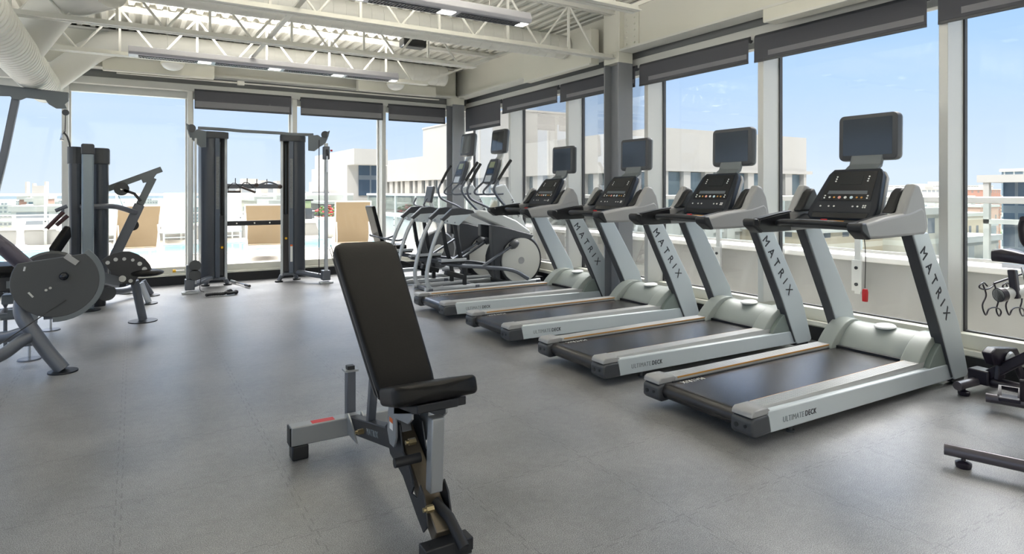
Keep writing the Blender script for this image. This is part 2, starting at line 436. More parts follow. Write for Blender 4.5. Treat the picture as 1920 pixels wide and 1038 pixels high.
# columns, beams
def col(name, x0, x1, y0, y1, label):
    t = thing(name, label, 'steel column', ((x0+x1)/2, (y0+y1)/2, 0)); a, b = (x1-x0)/2, (y1-y0)/2
    p = [(-a,-b),(a,-b),(a,-b+.02),(-a+.02+.0,-b+.02)] 
    m_ = MB().bx(-a, a, -b, -b+.02, 0, 3.0).bx(-a, a, b-.02, b, 0, 3.0).bx(-.008, .008, -b+.02, b-.02, 0, 3.0)
    m_.build('column_shaft', M['column'], t)
    MB().bx(-a, a, -b, b, 3.0, 3.13).build('column_cap', M['cream'], t, bevel=.004)
    MB().bx(-a-.08, a+.06, -b-.06, b+.06, 0, .02).build('base_plate', M['column'], t)
    return t
col('steel_column', 5.10, 5.33, 5.88, 6.16, 'grey steel column behind the treadmills, nearer of the two')
col('steel_column', 4.98, 5.21, 10.28, 10.56, 'grey steel column in the far corner behind the elliptical trainers')
def ibeam(label, pa, pb, w=.23, z0=3.13, z1=3.66, bolts=()):
    t = thing('roof_beam', label, 'beam', ((pa[0]+pb[0])/2, (pa[1]+pb[1])/2, z0)); h = z1-z0
    ax = 'y' if abs(pa[0]-pb[0]) < .01 else 'x'
    L = (abs(pb[1]-pa[1]) if ax == 'y' else abs(pb[0]-pa[0]))/2
    def bb(m, u0, u1, z0, z1, l0=-L, l1=L):
        return m.bx(u0, u1, l0, l1, z0, z1) if ax == 'y' else m.bx(l0, l1, u0, u1, z0, z1)
    bb(MB(), -w/2, w/2, 0, .025).build('bottom_flange', M['white'], t)
    bb(MB(), -w/2, w/2, h-.025, h).build('top_flange', M['white'], t)
    bb(MB(), -.03, .03, .025, h-.025).build('beam_web', M['cream'], t)
    return t
ibeam('cream edge beam over the two nearest treadmills', (5.215, -3), (5.215, 5.86))
ibeam('cream edge beam between the nearer column and the corner column', (5.215, 6.18), (5.215, 10.56))
ibeam('cream edge beam across the back window wall behind the ducts', (-4.5, 10.42), (5.09, 10.42))
# connection plates with bolts on the nearer column
t = thing('beam_connection_plate', 'bolted cream plate joining beam to the top of the nearer column', 'steel plate', (5.215, 5.86, 3.13))
MB().bx(-.115, .115, .0, .02, 0, .53).bx(-.117, -.10, .02, .30, 0, .53).build('plate', M['cream'], t)
MB().bx(-.045, -.030, -.26, 0, .03, .5).build('angle_plate', M['cream'], t)
b0 = MB().cyl((0,0,0), .014, .022, 'x', 6).build('bolt', M['cream'], t); b0.location = (-.05, -.05, .08)
for i in range(1, 12):
    b = b0.copy(); COL.objects.link(b); b.location = (-.05, -.05 - .14*(i % 2), .08 + .075*(i//2))

# joists (open web trusses)
def joist(Y, x0, xb, label):
    t = thing('roof_joist', label, 'roof joist', (0, Y, 3.05))
    zt = .60
    for dy in (-.032, .032):
        pass
    MB().bx(x0, 5.1, -.055, -.012, zt-.05, zt).bx(x0, 5.1, .012, .055, zt-.05, zt).build('top_chord', M['white'], t)
    L = lambda s: [(s*.008, 0), (s*.06, 0), (s*.06, .012), (s*.02, .012), (s*.02, .06), (s*.008, .06)]
    m_ = MB().bx(x0, xb, -.065, -.008, 0, .01).bx(x0, xb, -.02, -.008, .01, .055).bx(x0, xb, .008, .065, 0, .01).bx(x0, xb, .008, .02, .01, .055)
    m_.build('bottom_chord', M['white'], t)
    xx = xb - .25; up = False; k = 0
    first = True
    proto = {}
    while xx > x0 + .7:
        for kind, (a, b) in (('d', ((xx, .03), (xx-.42, zt-.03))), ('u', ((xx-.42, zt-.03), (xx-.84, .03)))):
            if kind not in proto:
                o = MB().tube([(0, 0, 0), (b[0]-a[0], 0, b[1]-a[1])], .013, 8).build('web_member', M['white'], t)
                proto[kind] = o
            else:
                o = proto[kind].copy(); COL.objects.link(o)
            o.location = (a[0], 0, a[1])
        if 'v' not in proto:
            o = MB().bx(-.012, .012, -.012, .012, .03, zt-.03).build('web_member', M['white'], t); proto['v'] = o
        else:
            o = proto['v'].copy(); COL.objects.link(o)
        o.location = (xx-.42, 0, 0)
        xx -= .84
    if xb < 4.5:
        MB().bar([(xb-.1, 0, .03), (5.05, 0, zt-.04)], .03, .03).build('end_diagonal', M['white'], t)
    return t
joist(8.93, -4.5, 3.89, 'white open web roof joist nearest the back windows')
joist(7.37, -4.5, 3.89, 'white open web roof joist second from the back windows')
joist(5.99, -4.5, 5.09, 'white open web roof joist that meets the nearer grey column')
joist(4.30, -4.5, 3.95, 'white open web roof joist at the top edge, only its right end showing')
t = tag(MB().bar([(1.3, 4.4, 3.125), (1.3, 8.9, 3.125)], .05, .02).build('bridging_bar', M['white'], origin=(1.3,6.6,3.12)), 'flat white bracing bar crossing the lower chords of the joists', 'brace')

# ducts
def duct(label, pts, r, pitch=.14, end=True, flex=False, n=32):
    t = thing('air_duct', label, 'air duct', pts[0]); o = Vector(pts[0])
    P = [Vector(p)-o for p in pts]
    if not flex:
        MB().tube(P, r, n).build('duct_body', M['duct'], t)
        m_ = MB()
        a, b = P[-2], P[-1]; L = (b-a).length; d = (b-a).normalized()
        k = pitch
        while k < L - .02:
            c = a + d*k; m_.tube([c-d*.004, c+d*.004], r+.004, n); k += pitch
        m_.build('duct_seams', M['duct'], t)
    else:
        a, b = P[0], P[-1]; L = (b-a).length; d = (b-a).normalized(); pts2 = []; rs = []
        k = 0; i = 0
        while k <= L:
            pts2.append(a + d*k); rs.append(r + (0, 0, -.022, -.022)[i % 4]); k += (.085, .006, .022, .006)[i % 4]; i += 1
        MB().tube(pts2, rs, n).build('duct_body', M['duct'], t, ang=30)
    return t
duct('white ribbed main duct coming towards the camera at the top left', [(-1.0, 10.33, 2.78), (-1.0, 3.0, 2.78)], .195, flex=True, n=40)
duct('long round white duct behind the joist that meets the nearer column', [(-3.5, 6.8, 3.34), (4.95, 6.8, 3.34)], .155)
d2 = thing('air_duct', 'round white duct against the back windows with a sloping elbow from the main duct', 'air duct', (-1.0, 10.05, 2.78))
MB().tube(fillet([(.05, .0, .05), (.68, .0, .66), (1.3, .0, .66)], .3, 6), .165, 32).build('duct_elbow', M['duct'], d2)
MB().tube([(1.3, 0, .66), (5.7, 0, .66)], .17, 32).build('duct_body', M['duct'], d2)
m_ = MB()
for k in range(30): m_.tube([(1.32+k*.15, 0, .66), (1.33+k*.15, 0, .66)], .174, 32)
m_.build('duct_seams', M['duct'], d2)
d3 = thing('air_duct', 'stub duct rising diagonally from the ribbed main duct at the top left', 'air duct', (-.95, 8.0, 2.9))
MB().tube(fillet([(0, 0, 0), (.3, -.35, .38), (.75, -.95, .44)], .2, 6), .19, 32).build('duct_body', M['duct'], d3)

# linear light fixtures
def fixture(Y, x0, x1, label):
    t = thing('linear_light', label, 'ceiling light', ((x0+x1)/2, Y, 3.0)); L = (x1-x0)/2
    sec = [(-.115, .03), (-.10, .0), (.10, .0), (.115, .03), (.085, .10), (-.085, .10)]
    MB().prism(sec, -L, L, 'yz').build('light_housing', mat('light_housing_%.1f' % Y, (176,176,184), .4, .2), t, bevel=.005)
    m_ = MB(); d_ = []
    nseg = 4; seg = 2*L/nseg
    for i in range(nseg):
        a = -L + i*seg + .10; b = a + seg - .2
        lo = MB()
        q = a
        while q < b: lo.bx(q, q+.012, -.05, .05, -.008, 0); q += .03
        lo.bx(a, b, -.055, -.048, -.009, 0).bx(a, b, .048, .055, -.009, 0)
        lo.build('louver', M['dkgrey'], t)
        MB().bx(b+.01, b+.15 if i < nseg-1 else L-.005, -.055, .055, -.006, 0).build('lamp_lens', M['lens'], t)
    for xx in (-L+.4, L-.4):
        MB().tube([(xx, 0, .1), (xx, 0, .66)], .003, 6).build('suspension_wire', M['chrome'], t)
    return t
M['lens'] = mat('lit_lens', (240,240,238), .5, emit=((255,250,240), 1.2))
fixture(8.56, -.05, 3.24, 'long silver linear light hanging below the back joist')
fixture(5.05, -.05, 3.22, 'long silver linear light at the top centre of the photo')
t = fixture(2.9, 1.0, 4.2, 'silver linear light of which only a tip shows at the top edge')

fixture(5.05, -4.0, -.85, 'silver linear light added outside the frame, left of the one at the top centre')  # unseen fixture added to house the extra uplight
# panels (air diffuser boxes) and domes
def panel(c, size, slot, label):
    t = thing('air_diffuser_panel', label, 'air diffuser', c); a, b, h = size
    MB().bx(-a, a, -b, b, 0, h).build('panel_box', M['cream'], t, bevel=.004)
    if slot == 'x': MB().bx(-a-.012, -a+.01, -b*.98, b*.98, -.012, .012).build('slot_trim', M['white'], t)
    else: MB().bx(-a*.98, a*.98, -b-.012, -b+.01, -.012, .012).build('slot_trim', M['white'], t)
    return t
panel((.33, 10.20, 3.07), (.69, .06, .19), 'y', 'cream diffuser box over the second back window from the left')
panel((3.88, 10.20, 3.09), (.70, .06, .17), 'y', 'cream diffuser box over the last back window before the corner')
panel((5.03, 7.05, 3.03), (.065, .80, .45), 'x', 'cream diffuser box with slot on the beam left of the nearer column')
panel((5.16, 3.0, 3.00), (.09, .8, .12), 'x', 'cream slot diffuser above the nearest treadmill at the top right')
for X, lb in ((.47, 'white dome lamp under the left part of the back duct'), (3.75, 'white dome lamp near the right end of the back duct')):
    t = thing('dome_lamp', lb, 'ceiling lamp', (X, 9.93, 3.10))
    prof = [(.001, 0)] + [(.14*math.sin(R(a)), .09*(1-math.cos(R(a)))) for a in (15,30,45,60,75,90)]
    MB().lathe(prof, (0,0,0)).build('dome', M['white_plastic'], t)
    MB().cyl((0,0,.1), .15, .03).build('dome_rim', M['cream'], t)
    MB().tube([(0,0,.11),(0,0,.165)], .01, 8).build('stem', M['cream'], t)
for c, lb in (((.15, 6.4, 3.28), 'dark box shaped speaker hanging at the top left between joists'), ((3.35, 8.2, 3.42), 'small dark speaker box under the deck near the centre')):
    t = thing('ceiling_speaker', lb, 'speaker', c)
    MB().bx(-.17, .17, -.1, .1, 0, .12).build('speaker_body', M['black'], t, bevel=.02)
    MB().bx(-.18, .18, -.11, .11, .12, .15).build('speaker_bracket', M['white'], t)
    MB().bx(-.01, .01, -.01, .01, .15, 3.67-c[2]).build('hanger', M['white'], t)
t = tag(MB().tube([(-.2, 10.28, 3.06), (4.7, 10.28, 3.06)], .012, 8).bx(1.35,1.45,10.25,10.31,3.03,3.09).build('conduit', M['white'], origin=(2,10.28,3.06)), 'thin white conduit running along the back wall above the windows', 'pipe')

# ================================================================= OUTSIDE
struct(MB().bx(-20, 6.5, YB+.3, 21.1, -.3, 0).bx(XW+.3, 6.5, -6, YB+.3, -.3, 0).build('terrace', M['terrace']))
pool = thing('swimming_pool', 'long pale blue swimming pool on the terrace beyond the loungers', 'pool', (-3, 17, 0))
MB().bx(-10, 9, -1.3, 1.6, -.05, .006).build('pool_water', M['water'], pool)
MB().bx(-10.3, 9.2, -1.5, -1.3, 0, .03).bx(-10.3, 9.2, 1.6, 1.74, 0, .03).bx(-10.3, -10, -1.3, 1.6, 0, .03).bx(9, 9.2, -1.3, 1.6, 0, .03).build('pool_coping', M['sling_white'], pool, bevel=.01)
# right hand parapet and guard rail
t = thing('parapet', 'grey concrete parapet with white coping outside the treadmill windows', 'parapet', (6.5, 7, 0))
MB().bx(0, .3, -12, 13.7, -.3, .68).build('parapet_wall', M['concrete'], t)
MB().bx(-.04, .34, -12, 13.7, .68, .74).build('coping', M['lounger'], t, bevel=.01)
MB().bx(-.14, 0, -12, 13.2, 0, .06).build('kerb', M['lounger'], t, bevel=.01)
def railing(label, c, L, axis, zb, posts, face):
    t = thing('guard_rail', label, 'railing', c)
    mp = (lambda m, a0, a1, b0, b1, z0, z1: m.bx(b0, b1, a0, a1, z0, z1)) if axis == 'y' else (lambda m, a0, a1, b0, b1, z0, z1: m.bx(a0, a1, b0, b1, z0, z1))
    mp(MB(), -L, L, -.035, .035, 1.30, 1.36).build('top_rail', M['lounger'], t, bevel=.01)
    mp(MB(), -L, L, -.015, .015, .78, .81).build('bottom_rail', M['lounger'], t)
    mp(MB(), -L, L, -.006, .006, .81, 1.30).build('glass_panel', M['railglass'], t)
    first = None
    for p in posts:
        if first is None:
            first = mp(MB(), -.03, .03, -.02, .02, zb, 1.30).build('post', M['silver2'], t)
            br = mp(MB(), -.05, .05, -.04, -.02, .38, .70).build('post_bracket', M['silver2'], first)
            for z in (.45, .62):
                q = MB().cyl((0,0,0), .017, .012, 'x' if axis == 'y' else 'y', 12).build('bolt', M['black'], first)
                q.location = (-.045, 0, z) if axis == 'y' else (0, -.045, z)
            o = first
        else: o = copy_tree(first, t)
        o.location = (0, p, 0) if axis == 'y' else (p, 0, 0)
    return t
railing('white guard rail with glass outside the treadmill windows', (6.415, 7, 0), 12.5, 'y', .35, [-6.0, -5.1, -4.23, -3.34, -2.44, -1.54, -.44, .6, 1.7, 2.8, 4, 5.5, 7, 8.5, 10, 11.5], -1)
t = thing('parapet', 'low grey parapet at the far side of the pool terrace', 'parapet', (-6, 20.75, 0))
MB().bx(-14, 12.8, 0, .3, -.3, .40).build('parapet_wall', M['concrete'], t)
MB().bx(-14, 12.8, -.04, .34, .40, .45).build('coping', M['lounger'], t)
railing('white guard rail with glass along the far side of the pool terrace', (-6, 20.66, 0), 12.3, 'x', .0, [k*1.6-12 for k in range(16)], -1)

def lounger(loc, rz, m_, label, back=.78, group=None):
    t = thing('sun_lounger', label, 'sun lounger', loc, rz, group)
    # local: head end at y=0 (towards the gym), foot at y=1.9 ; backrest leans over y<0.
    W = .36
    for s in (-1, 1):
        MB().bar(fillet([(s*W, .0, .36), (s*W, .75, .30), (s*W, 1.9, .33)], .3), .04, .05).build('side_frame', M['lounger'], t)
    for (x, y) in ((-W, .05), (W, .05), (-W, 1.8), (W, 1.8)):
        MB().bar([(x, y, 0), (x, y, .34)], .04, .04).build('leg', M['lounger'], t)
    MB().bar([(-W, .05, .33), (W, .05, .33)], .04, .05).bar([(-W, .0, .2), (W, .0, .2)], .02, .02).build('cross_bar', M['lounger'], t)
    MB().bx(-W+.02, W-.02, .65, 1.85, .31, .325).build('seat_sling', m_, t)
    bt = (0, .02, .36+back); bb = (0, .62, .34)
    d = Vector(bt)-Vector(bb)
    rings = []
    MB().bar([(0, bb[1], bb[2]), (0, bt[1]+.0, bt[2])], 2*W-.04, .02, up=(0, 1, 0)).build('back_sling', m_, t)
    for s in (-1, 1):
        MB().bar([(s*W, bb[1], bb[2]), (s*W*.97, bt[1], bt[2]+.01)], .03, .03).build('back_frame', M['lounger'], t)
    MB().bar([(-W, bt[1], bt[2]+.01), (W, bt[1], bt[2]+.01)], .03, .03).build('back_frame', M['lounger'], t)
    for s in (-1, 1):
        MB().tube([(s*W*.9, .25, .78), (s*W*.9, .05, .5), (s*W*.9, .12, .36)], .012, 6).build('prop', M['lounger'], t)
    return t
lounger((.10, 13.5, 0), R(5), M['sling'], 'tan sun lounger behind the inclined cable column, seen from the back')
lounger((2.20, 13.0, 0), R(-12), M['sling'], 'tan sun lounger seen between the two towers of the cable machine')
lounger((3.85, 12.6, 0), R(-14), M['sling'], 'tan sun lounger right of the cable machine, beside the flower pot', .84)
lounger((-2.62, 13.4, 0), R(-6), M['sling'], 'tan sun lounger cut off by the left edge of the photo')
lounger((1.05, 18.76, 0), R(3), M['sling_white'], 'white sun lounger across the pool, behind the left cable tower', 1.0)
lounger((2.2, 18.76, 0), R(0), M['sling_white'], 'white sun lounger across the pool, seen between the two cable towers', 1.0)
lounger((-.6, 18.76, 0), R(0), M['sling_white'], 'white sun lounger across the pool, left of the tan lounger behind the inclined column', .8)
# round table
t = thing('patio_table', 'round white patio table across the pool at the far left', 'table', tuple(atZ(38, 466)))
MB().lathe([(.62,.70),(.64,.715),(.62,.73)], n=32).build('table_top', M['lounger'], t)
MB().lathe([(.3,0),(.28,.03),(.09,.10),(.07,.4),(.12,.70)]).build('pedestal', M['lounger'], t)
for s, lb in ((-1, 'white curved patio chair left of the round table'), (1, 'white curved patio chair right of the round table')):
    b = atZ(38, 466); ch = thing('patio_chair', lb, 'chair', (b.x+s*.95, b.y+.1, 0), 0)
    MB().lathe([(.001,.42),(.23,.42),(.24,.44),(.001,.45)]).build('seat', M['lounger'], ch)
    for q in range(4):
        a = R(45+90*q)
        MB().tube(catmull([(.2*math.cos(a), .2*math.sin(a), .42), (.17*math.cos(a), .17*math.sin(a), .2), (.26*math.cos(a), .26*math.sin(a), 0)], 5), .014, 8).build('leg', M['lounger'], ch)
    MB().tube(catmull([(s*.05,-.22,.43),(s*.22,-.15,.62),(s*.24,0,.70),(s*.22,.15,.62),(s*.05,.22,.43)], 5), .014, 8).build('backrest', M['lounger'], ch)
# side table + lantern
b = Vector((3.9, 17.0, 0)); b = atZ(588, 459) + Vector((0, .75, 0))
t = thing('side_table', 'small white side table near the lantern across the pool', 'table', (b.x, b.y, 0))
MB().bx(-.45, .45, -.3, .3, .62, .66).build('table_top', M['lounger'], t)
for (x, y) in ((-.4,-.25),(.4,-.25),(-.4,.25),(.4,.25)): MB().bx(x-.02, x+.02, y-.02, y+.02, 0, .62).build('leg', M['lounger'], t)
t = thing('lantern', 'dark square lantern standing on the white side table', 'lantern', (b.x, b.y, .66))
MB().bx(-.12, .12, -.12, .12, 0, .30).build('lantern_body', M['dkgrey'], t, bevel=.01)
MB().bx(-.09, .09, -.09, .09, .30, .50).build('lantern_glass', M['lcd'], t)
MB().bx(-.14, .14, -.14, .14, .50, .54).build('lantern_cap', M['black'], t)
# planter
b = atZ(626, 448) + Vector((0, .6, 0))
t = thing('flower_pot', 'round white planter with red flowers beside the right tan lounger', 'planter', (b.x, b.y, 0))
MB().lathe([(.14,0),(.22,.05),(.34,.35),(.40,.62),(.42,.66),(.38,.66),(.36,.60),(.001,.60)], n=28).build('pot', M['pot'], t)
m_ = MB(); f_ = MB()
for k in range(130):
    a = random.uniform(0, 6.28); r_ = random.uniform(0, .42); z = .62 + random.uniform(0, .42)*(1-r_)
    c = Vector((r_*math.cos(a), r_*math.sin(a), z))
    (m_ if k % 3 else f_).ball(c, random.uniform(.03,.06), 6, 4, (1,1,.6))
m_.build('foliage', M['leaf'], t); f_.build('blossoms', M['flower'], t)

# ---------------- city
M['cityground'] = mat('pale_city_ground', (150,150,143), .95, noise=(.02,.25))  # ground kept pale to imitate distance haze in its colour
struct(MB().bx(-1500, 2500, 22, 4000, -36, -34).bx(8, 2500, -600, 22, -36, -34).build('city_ground', M['cityground']))
GZ = -34
F_ = dict(  # wall colours lightened to stand in for haze over the city
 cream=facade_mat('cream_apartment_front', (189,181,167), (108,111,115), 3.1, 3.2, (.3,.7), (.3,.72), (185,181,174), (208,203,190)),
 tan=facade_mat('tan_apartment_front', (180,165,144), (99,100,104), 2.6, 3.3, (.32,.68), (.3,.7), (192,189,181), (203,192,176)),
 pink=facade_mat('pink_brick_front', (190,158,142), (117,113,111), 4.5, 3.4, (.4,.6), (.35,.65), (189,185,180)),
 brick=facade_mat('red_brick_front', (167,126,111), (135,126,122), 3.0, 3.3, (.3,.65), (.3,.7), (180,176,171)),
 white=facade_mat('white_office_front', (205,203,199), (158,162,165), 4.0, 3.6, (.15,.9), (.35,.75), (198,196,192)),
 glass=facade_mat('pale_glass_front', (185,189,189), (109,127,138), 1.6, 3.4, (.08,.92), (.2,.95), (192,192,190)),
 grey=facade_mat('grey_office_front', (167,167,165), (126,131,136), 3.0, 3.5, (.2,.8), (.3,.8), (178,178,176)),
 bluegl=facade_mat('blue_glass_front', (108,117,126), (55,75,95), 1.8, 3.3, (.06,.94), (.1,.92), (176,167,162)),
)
M['bconc'] = mat('pale_grey_cladding', (176,173,167), .8, noise=(.3,.04))
M['bconc2'] = mat('lighter_grey_cladding', (186,183,177), .8)  # slightly lighter cladding for parapets, spandrels and slabs
M['bglass'] = mat('blue_green_window_glass', (96,112,120), .12, .2)
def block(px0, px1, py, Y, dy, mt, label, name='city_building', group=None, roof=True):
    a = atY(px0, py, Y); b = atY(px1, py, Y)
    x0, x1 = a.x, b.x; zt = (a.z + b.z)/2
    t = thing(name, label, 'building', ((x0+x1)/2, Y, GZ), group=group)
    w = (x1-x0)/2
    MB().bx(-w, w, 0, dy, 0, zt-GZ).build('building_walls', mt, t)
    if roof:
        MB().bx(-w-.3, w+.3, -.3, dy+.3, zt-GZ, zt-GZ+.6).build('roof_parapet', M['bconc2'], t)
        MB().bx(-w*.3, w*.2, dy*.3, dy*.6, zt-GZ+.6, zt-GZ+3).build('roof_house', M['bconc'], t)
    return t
def blockX(px, py, X, dx, dy, mt, label, roof=True):
    a = atX(px, py, X)      # far end of the wall that faces the gym
    t = thing('city_building', label, 'building', (X, a.y, GZ)); zt = a.z - GZ
    MB().bx(0, dx, -dy, 0, 0, zt).build('building_walls', mt, t)
    if roof: MB().bx(-.3, dx+.3, -dy-.3, .3, zt, zt+.6).build('roof_parapet', M['bconc2'], t)
    return t, zt, dy
# the large grey neighbour: geometry windows
NX, NY, NT = 36.0, 36.6, 6.6
nb = thing('office_building', 'large pale grey building with tall narrow windows beyond the railing', 'building', (NX, NY, GZ))
H_ = NT - GZ; NL = 65.0; NW = (atY(1512, 260, NY).x - NX)
core = MB().bx(.6, NW-.0, .6, NL, 0, H_-3.2).bx(0, NW, 0, NL, H_-3.2, H_).bx(-.25, NW+.6, -.25, NL, H_-3.5, H_-3.2)
core.build('building_walls', M['bconc'], nb)
# floors z bands and pilasters; windows as parts
zt = H_-3.5; 
pil = MB()
y = 0; step = 2.9; wins = []
wide = [1.5, .9, 1.9, .8, 1.2]
i = 0
while y < NL-1:
    w = wide[i % 5]; pil.bx(0, .62, y, y+w, 0, zt); y0 = y+w; y1 = min(y0 + (1.3 if i % 2 else 1.0), NL); wins.append(('x', y0, y1)); y = y1; i += 1
x = 0; i = 0
while x < NW-.5:
    w = [1.0, .8, 1.0][i % 3]; pil.bx(x, min(x+w, NW), 0, .62, 0, zt); x0 = x+w; x1 = min(x0+1.75, NW-.4)
    if x1 > x0: wins.append(('y', x0, x1))
    x = x1; i += 1
pil.bx(NW-.4, NW, 0, .62, 0, zt)
pil.build('pilasters', M['bconc'], nb)
sp = MB(); z = zt - 5.2
while z > 8:
    sp.bx(.35, .61, .3, NL, z, z+.9); sp.bx(.3, NW-.1, .35, .61, z, z+.9); z -= 5.2+.9
sp.build('spandrels', M['bconc2'], nb)
proto = {}
for kind, a, b in wins[:60]:
    for lev in range(2):
        z1 = zt - lev*6.1; z0 = z1 - 5.2
        if kind == 'x': m_ = MB().bx(.40, .5, a+.05, b-.05, z0, z1-.05)
        else: m_ = MB().bx(a+.05, b-.05, .40, .5, z0, z1-.05)
        if len(nb.children) < 99: m_.build('window', M['bglass'], nb)
P1 = thing('penthouse_block', 'taller windowless grey block rising above the large pale grey building', 'building', (NX, 59.3, NT))
MB().bx(0, atY(1072, 220, 59.3).x-NX, 0, 25, 0, 3.9).build('block_walls', M['bconc'], P1)
MB().bx(-.1, atY(1072, 220, 59.3).x-NX+.1, -.1, 25.1, 3.9, 4.1).build('block_coping', M['bconc2'], P1)
# second building at left of the neighbour
c = atY(664, 278, 78)
t = thing('apartment_tower', 'pale stepped apartment tower with glazed balconies left of the large grey building', 'building', (c.x, 78, GZ))
hh = c.z-GZ; w1 = atY(727, 280, 78).x - c.x
MB().bx(0, w1, 0, 20, hh-2.0, hh).bx(0, w1+1, 3, 22, 0, hh-2).build('upper_walls', M['bconc2'], t)
MB().bx(-1, w1+4, 0, 20, 0, hh-7).build('building_walls', F_['white'], t)
MB().bx(-4, -1, 8, 30, 0, hh-5.5).build('side_wing', F_['white'], t)
MB().bx(1.5, w1, 2.8, 3.0, hh-6, hh-2).build('glazing', F_['bluegl'], t)
for k in range(5): MB().bx(-4, w1+.5, -1.2, 8, hh-7-k*3.4, hh-6.7-k*3.4).build('balcony_slab', M['bconc2'], t)
MB().bx(1.2, w1-2, -.2, 0, hh-20, hh-7.2).build('glazing', F_['bluegl'], t)
# named buildings
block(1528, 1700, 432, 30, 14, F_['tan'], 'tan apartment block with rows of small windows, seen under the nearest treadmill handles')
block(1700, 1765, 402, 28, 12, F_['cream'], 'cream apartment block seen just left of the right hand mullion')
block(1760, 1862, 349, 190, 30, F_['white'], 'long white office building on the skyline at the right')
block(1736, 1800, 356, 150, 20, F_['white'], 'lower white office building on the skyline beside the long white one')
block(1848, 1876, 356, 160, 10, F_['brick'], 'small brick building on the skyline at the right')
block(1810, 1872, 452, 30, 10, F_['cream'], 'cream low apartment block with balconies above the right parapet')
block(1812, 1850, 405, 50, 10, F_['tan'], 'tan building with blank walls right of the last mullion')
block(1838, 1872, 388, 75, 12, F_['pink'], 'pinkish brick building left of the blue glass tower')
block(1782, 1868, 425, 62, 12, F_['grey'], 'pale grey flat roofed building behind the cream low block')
blockX(1878, 322, 150, 30, 40, F_['glass'], 'pale glass tower behind the blue glass tower at the right edge')
t, zt, dyt = blockX(1881, 342, 60, 26, 24, F_['bluegl'], 'blue glass tower with balconies at the right edge of the photo', roof=False)
MB().bx(-1.6, 26, -dyt, 1.2, zt, zt+.6).build('roof_slab', M['bconc'], t)
for k in range(5): MB().bx(-1.5, 0, -dyt, .8, zt-3.3*(k+1), zt-3.3*(k+1)+.35).build('balcony_slab', M['bconc'], t)
for yy in (.4, -5.0, -11.0): MB().bx(-1.5, -1.1, yy, yy+.4, 0, zt).build('pier', M['bconc'], t)
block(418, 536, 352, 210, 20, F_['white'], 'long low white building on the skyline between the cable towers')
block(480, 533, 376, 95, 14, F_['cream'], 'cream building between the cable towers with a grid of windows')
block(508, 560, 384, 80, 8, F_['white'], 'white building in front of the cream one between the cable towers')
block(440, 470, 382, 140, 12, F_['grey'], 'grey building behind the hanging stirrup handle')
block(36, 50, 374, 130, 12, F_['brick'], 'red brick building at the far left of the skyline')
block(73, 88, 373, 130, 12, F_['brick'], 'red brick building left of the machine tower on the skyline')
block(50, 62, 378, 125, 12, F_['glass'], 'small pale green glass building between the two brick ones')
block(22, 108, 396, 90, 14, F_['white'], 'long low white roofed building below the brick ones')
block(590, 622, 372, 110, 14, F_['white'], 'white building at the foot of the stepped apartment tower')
rnd = random.Random(11)
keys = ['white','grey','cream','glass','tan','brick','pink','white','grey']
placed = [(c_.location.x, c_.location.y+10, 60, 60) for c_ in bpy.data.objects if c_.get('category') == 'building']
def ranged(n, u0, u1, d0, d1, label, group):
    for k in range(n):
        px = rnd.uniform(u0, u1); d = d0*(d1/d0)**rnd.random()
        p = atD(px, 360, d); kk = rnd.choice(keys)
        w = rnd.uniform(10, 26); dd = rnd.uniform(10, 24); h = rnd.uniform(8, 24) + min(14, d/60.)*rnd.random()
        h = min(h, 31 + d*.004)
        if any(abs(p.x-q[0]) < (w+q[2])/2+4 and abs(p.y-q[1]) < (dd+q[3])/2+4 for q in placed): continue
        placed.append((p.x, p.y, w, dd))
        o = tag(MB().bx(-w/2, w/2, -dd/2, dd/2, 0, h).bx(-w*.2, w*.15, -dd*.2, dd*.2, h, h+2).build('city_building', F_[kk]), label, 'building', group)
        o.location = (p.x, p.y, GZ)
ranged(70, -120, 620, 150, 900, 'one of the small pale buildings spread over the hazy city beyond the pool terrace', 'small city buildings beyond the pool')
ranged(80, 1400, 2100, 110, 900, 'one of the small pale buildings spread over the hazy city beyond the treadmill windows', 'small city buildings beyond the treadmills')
M['tree'] = mat('city_trees', (120,140,98), .95)
m_ = MB()
for k in range(500):
    px = rnd.choice([rnd.uniform(-120, 620), rnd.uniform(1400, 2100)]); d = 120*(8)**rnd.random()
    p = atD(px, 360, d)
    if any(abs(p.x-q[0]) < q[2]/2+8 and abs(p.y-q[1]) < q[3]/2+8 for q in placed): continue
    m_.ball((p.x, p.y, GZ+3.5), rnd.uniform(3, 6), 7, 5, (1.3,1.3,.9))
tag(m_.build('distant_trees', M['tree']), 'scattered green tree crowns between the buildings of the hazy city', 'trees', kind='stuff')

# ================================================================= LIGHT
w = bpy.data.worlds.new('sky'); scene.world = w; w.use_nodes = True; nt = w.node_tree
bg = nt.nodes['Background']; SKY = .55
tc = nd(nt, 'ShaderNodeTexCoord'); sp = nd(nt, 'ShaderNodeSeparateXYZ'); nt.links.new(tc.outputs['Generated'], sp.inputs[0])
cr = nd(nt, 'ShaderNodeValToRGB'); nt.links.new(mth(nt, 'MULTIPLY', mth(nt, 'MAXIMUM', sp.outputs[2], 0.0), 1.0), cr.inputs[0])
e = cr.color_ramp.elements
e[0].position = 0; e[0].color = hexc(222,236,251)
e[1].position = 1; e[1].color = hexc(90,140,225)
for pos, c_ in ((.06, (210,229,253)), (.15, (190,219,254)), (.28, (160,203,253)), (.5, (125,175,248))):
    x_ = e.new(pos); x_.color = hexc(*c_)
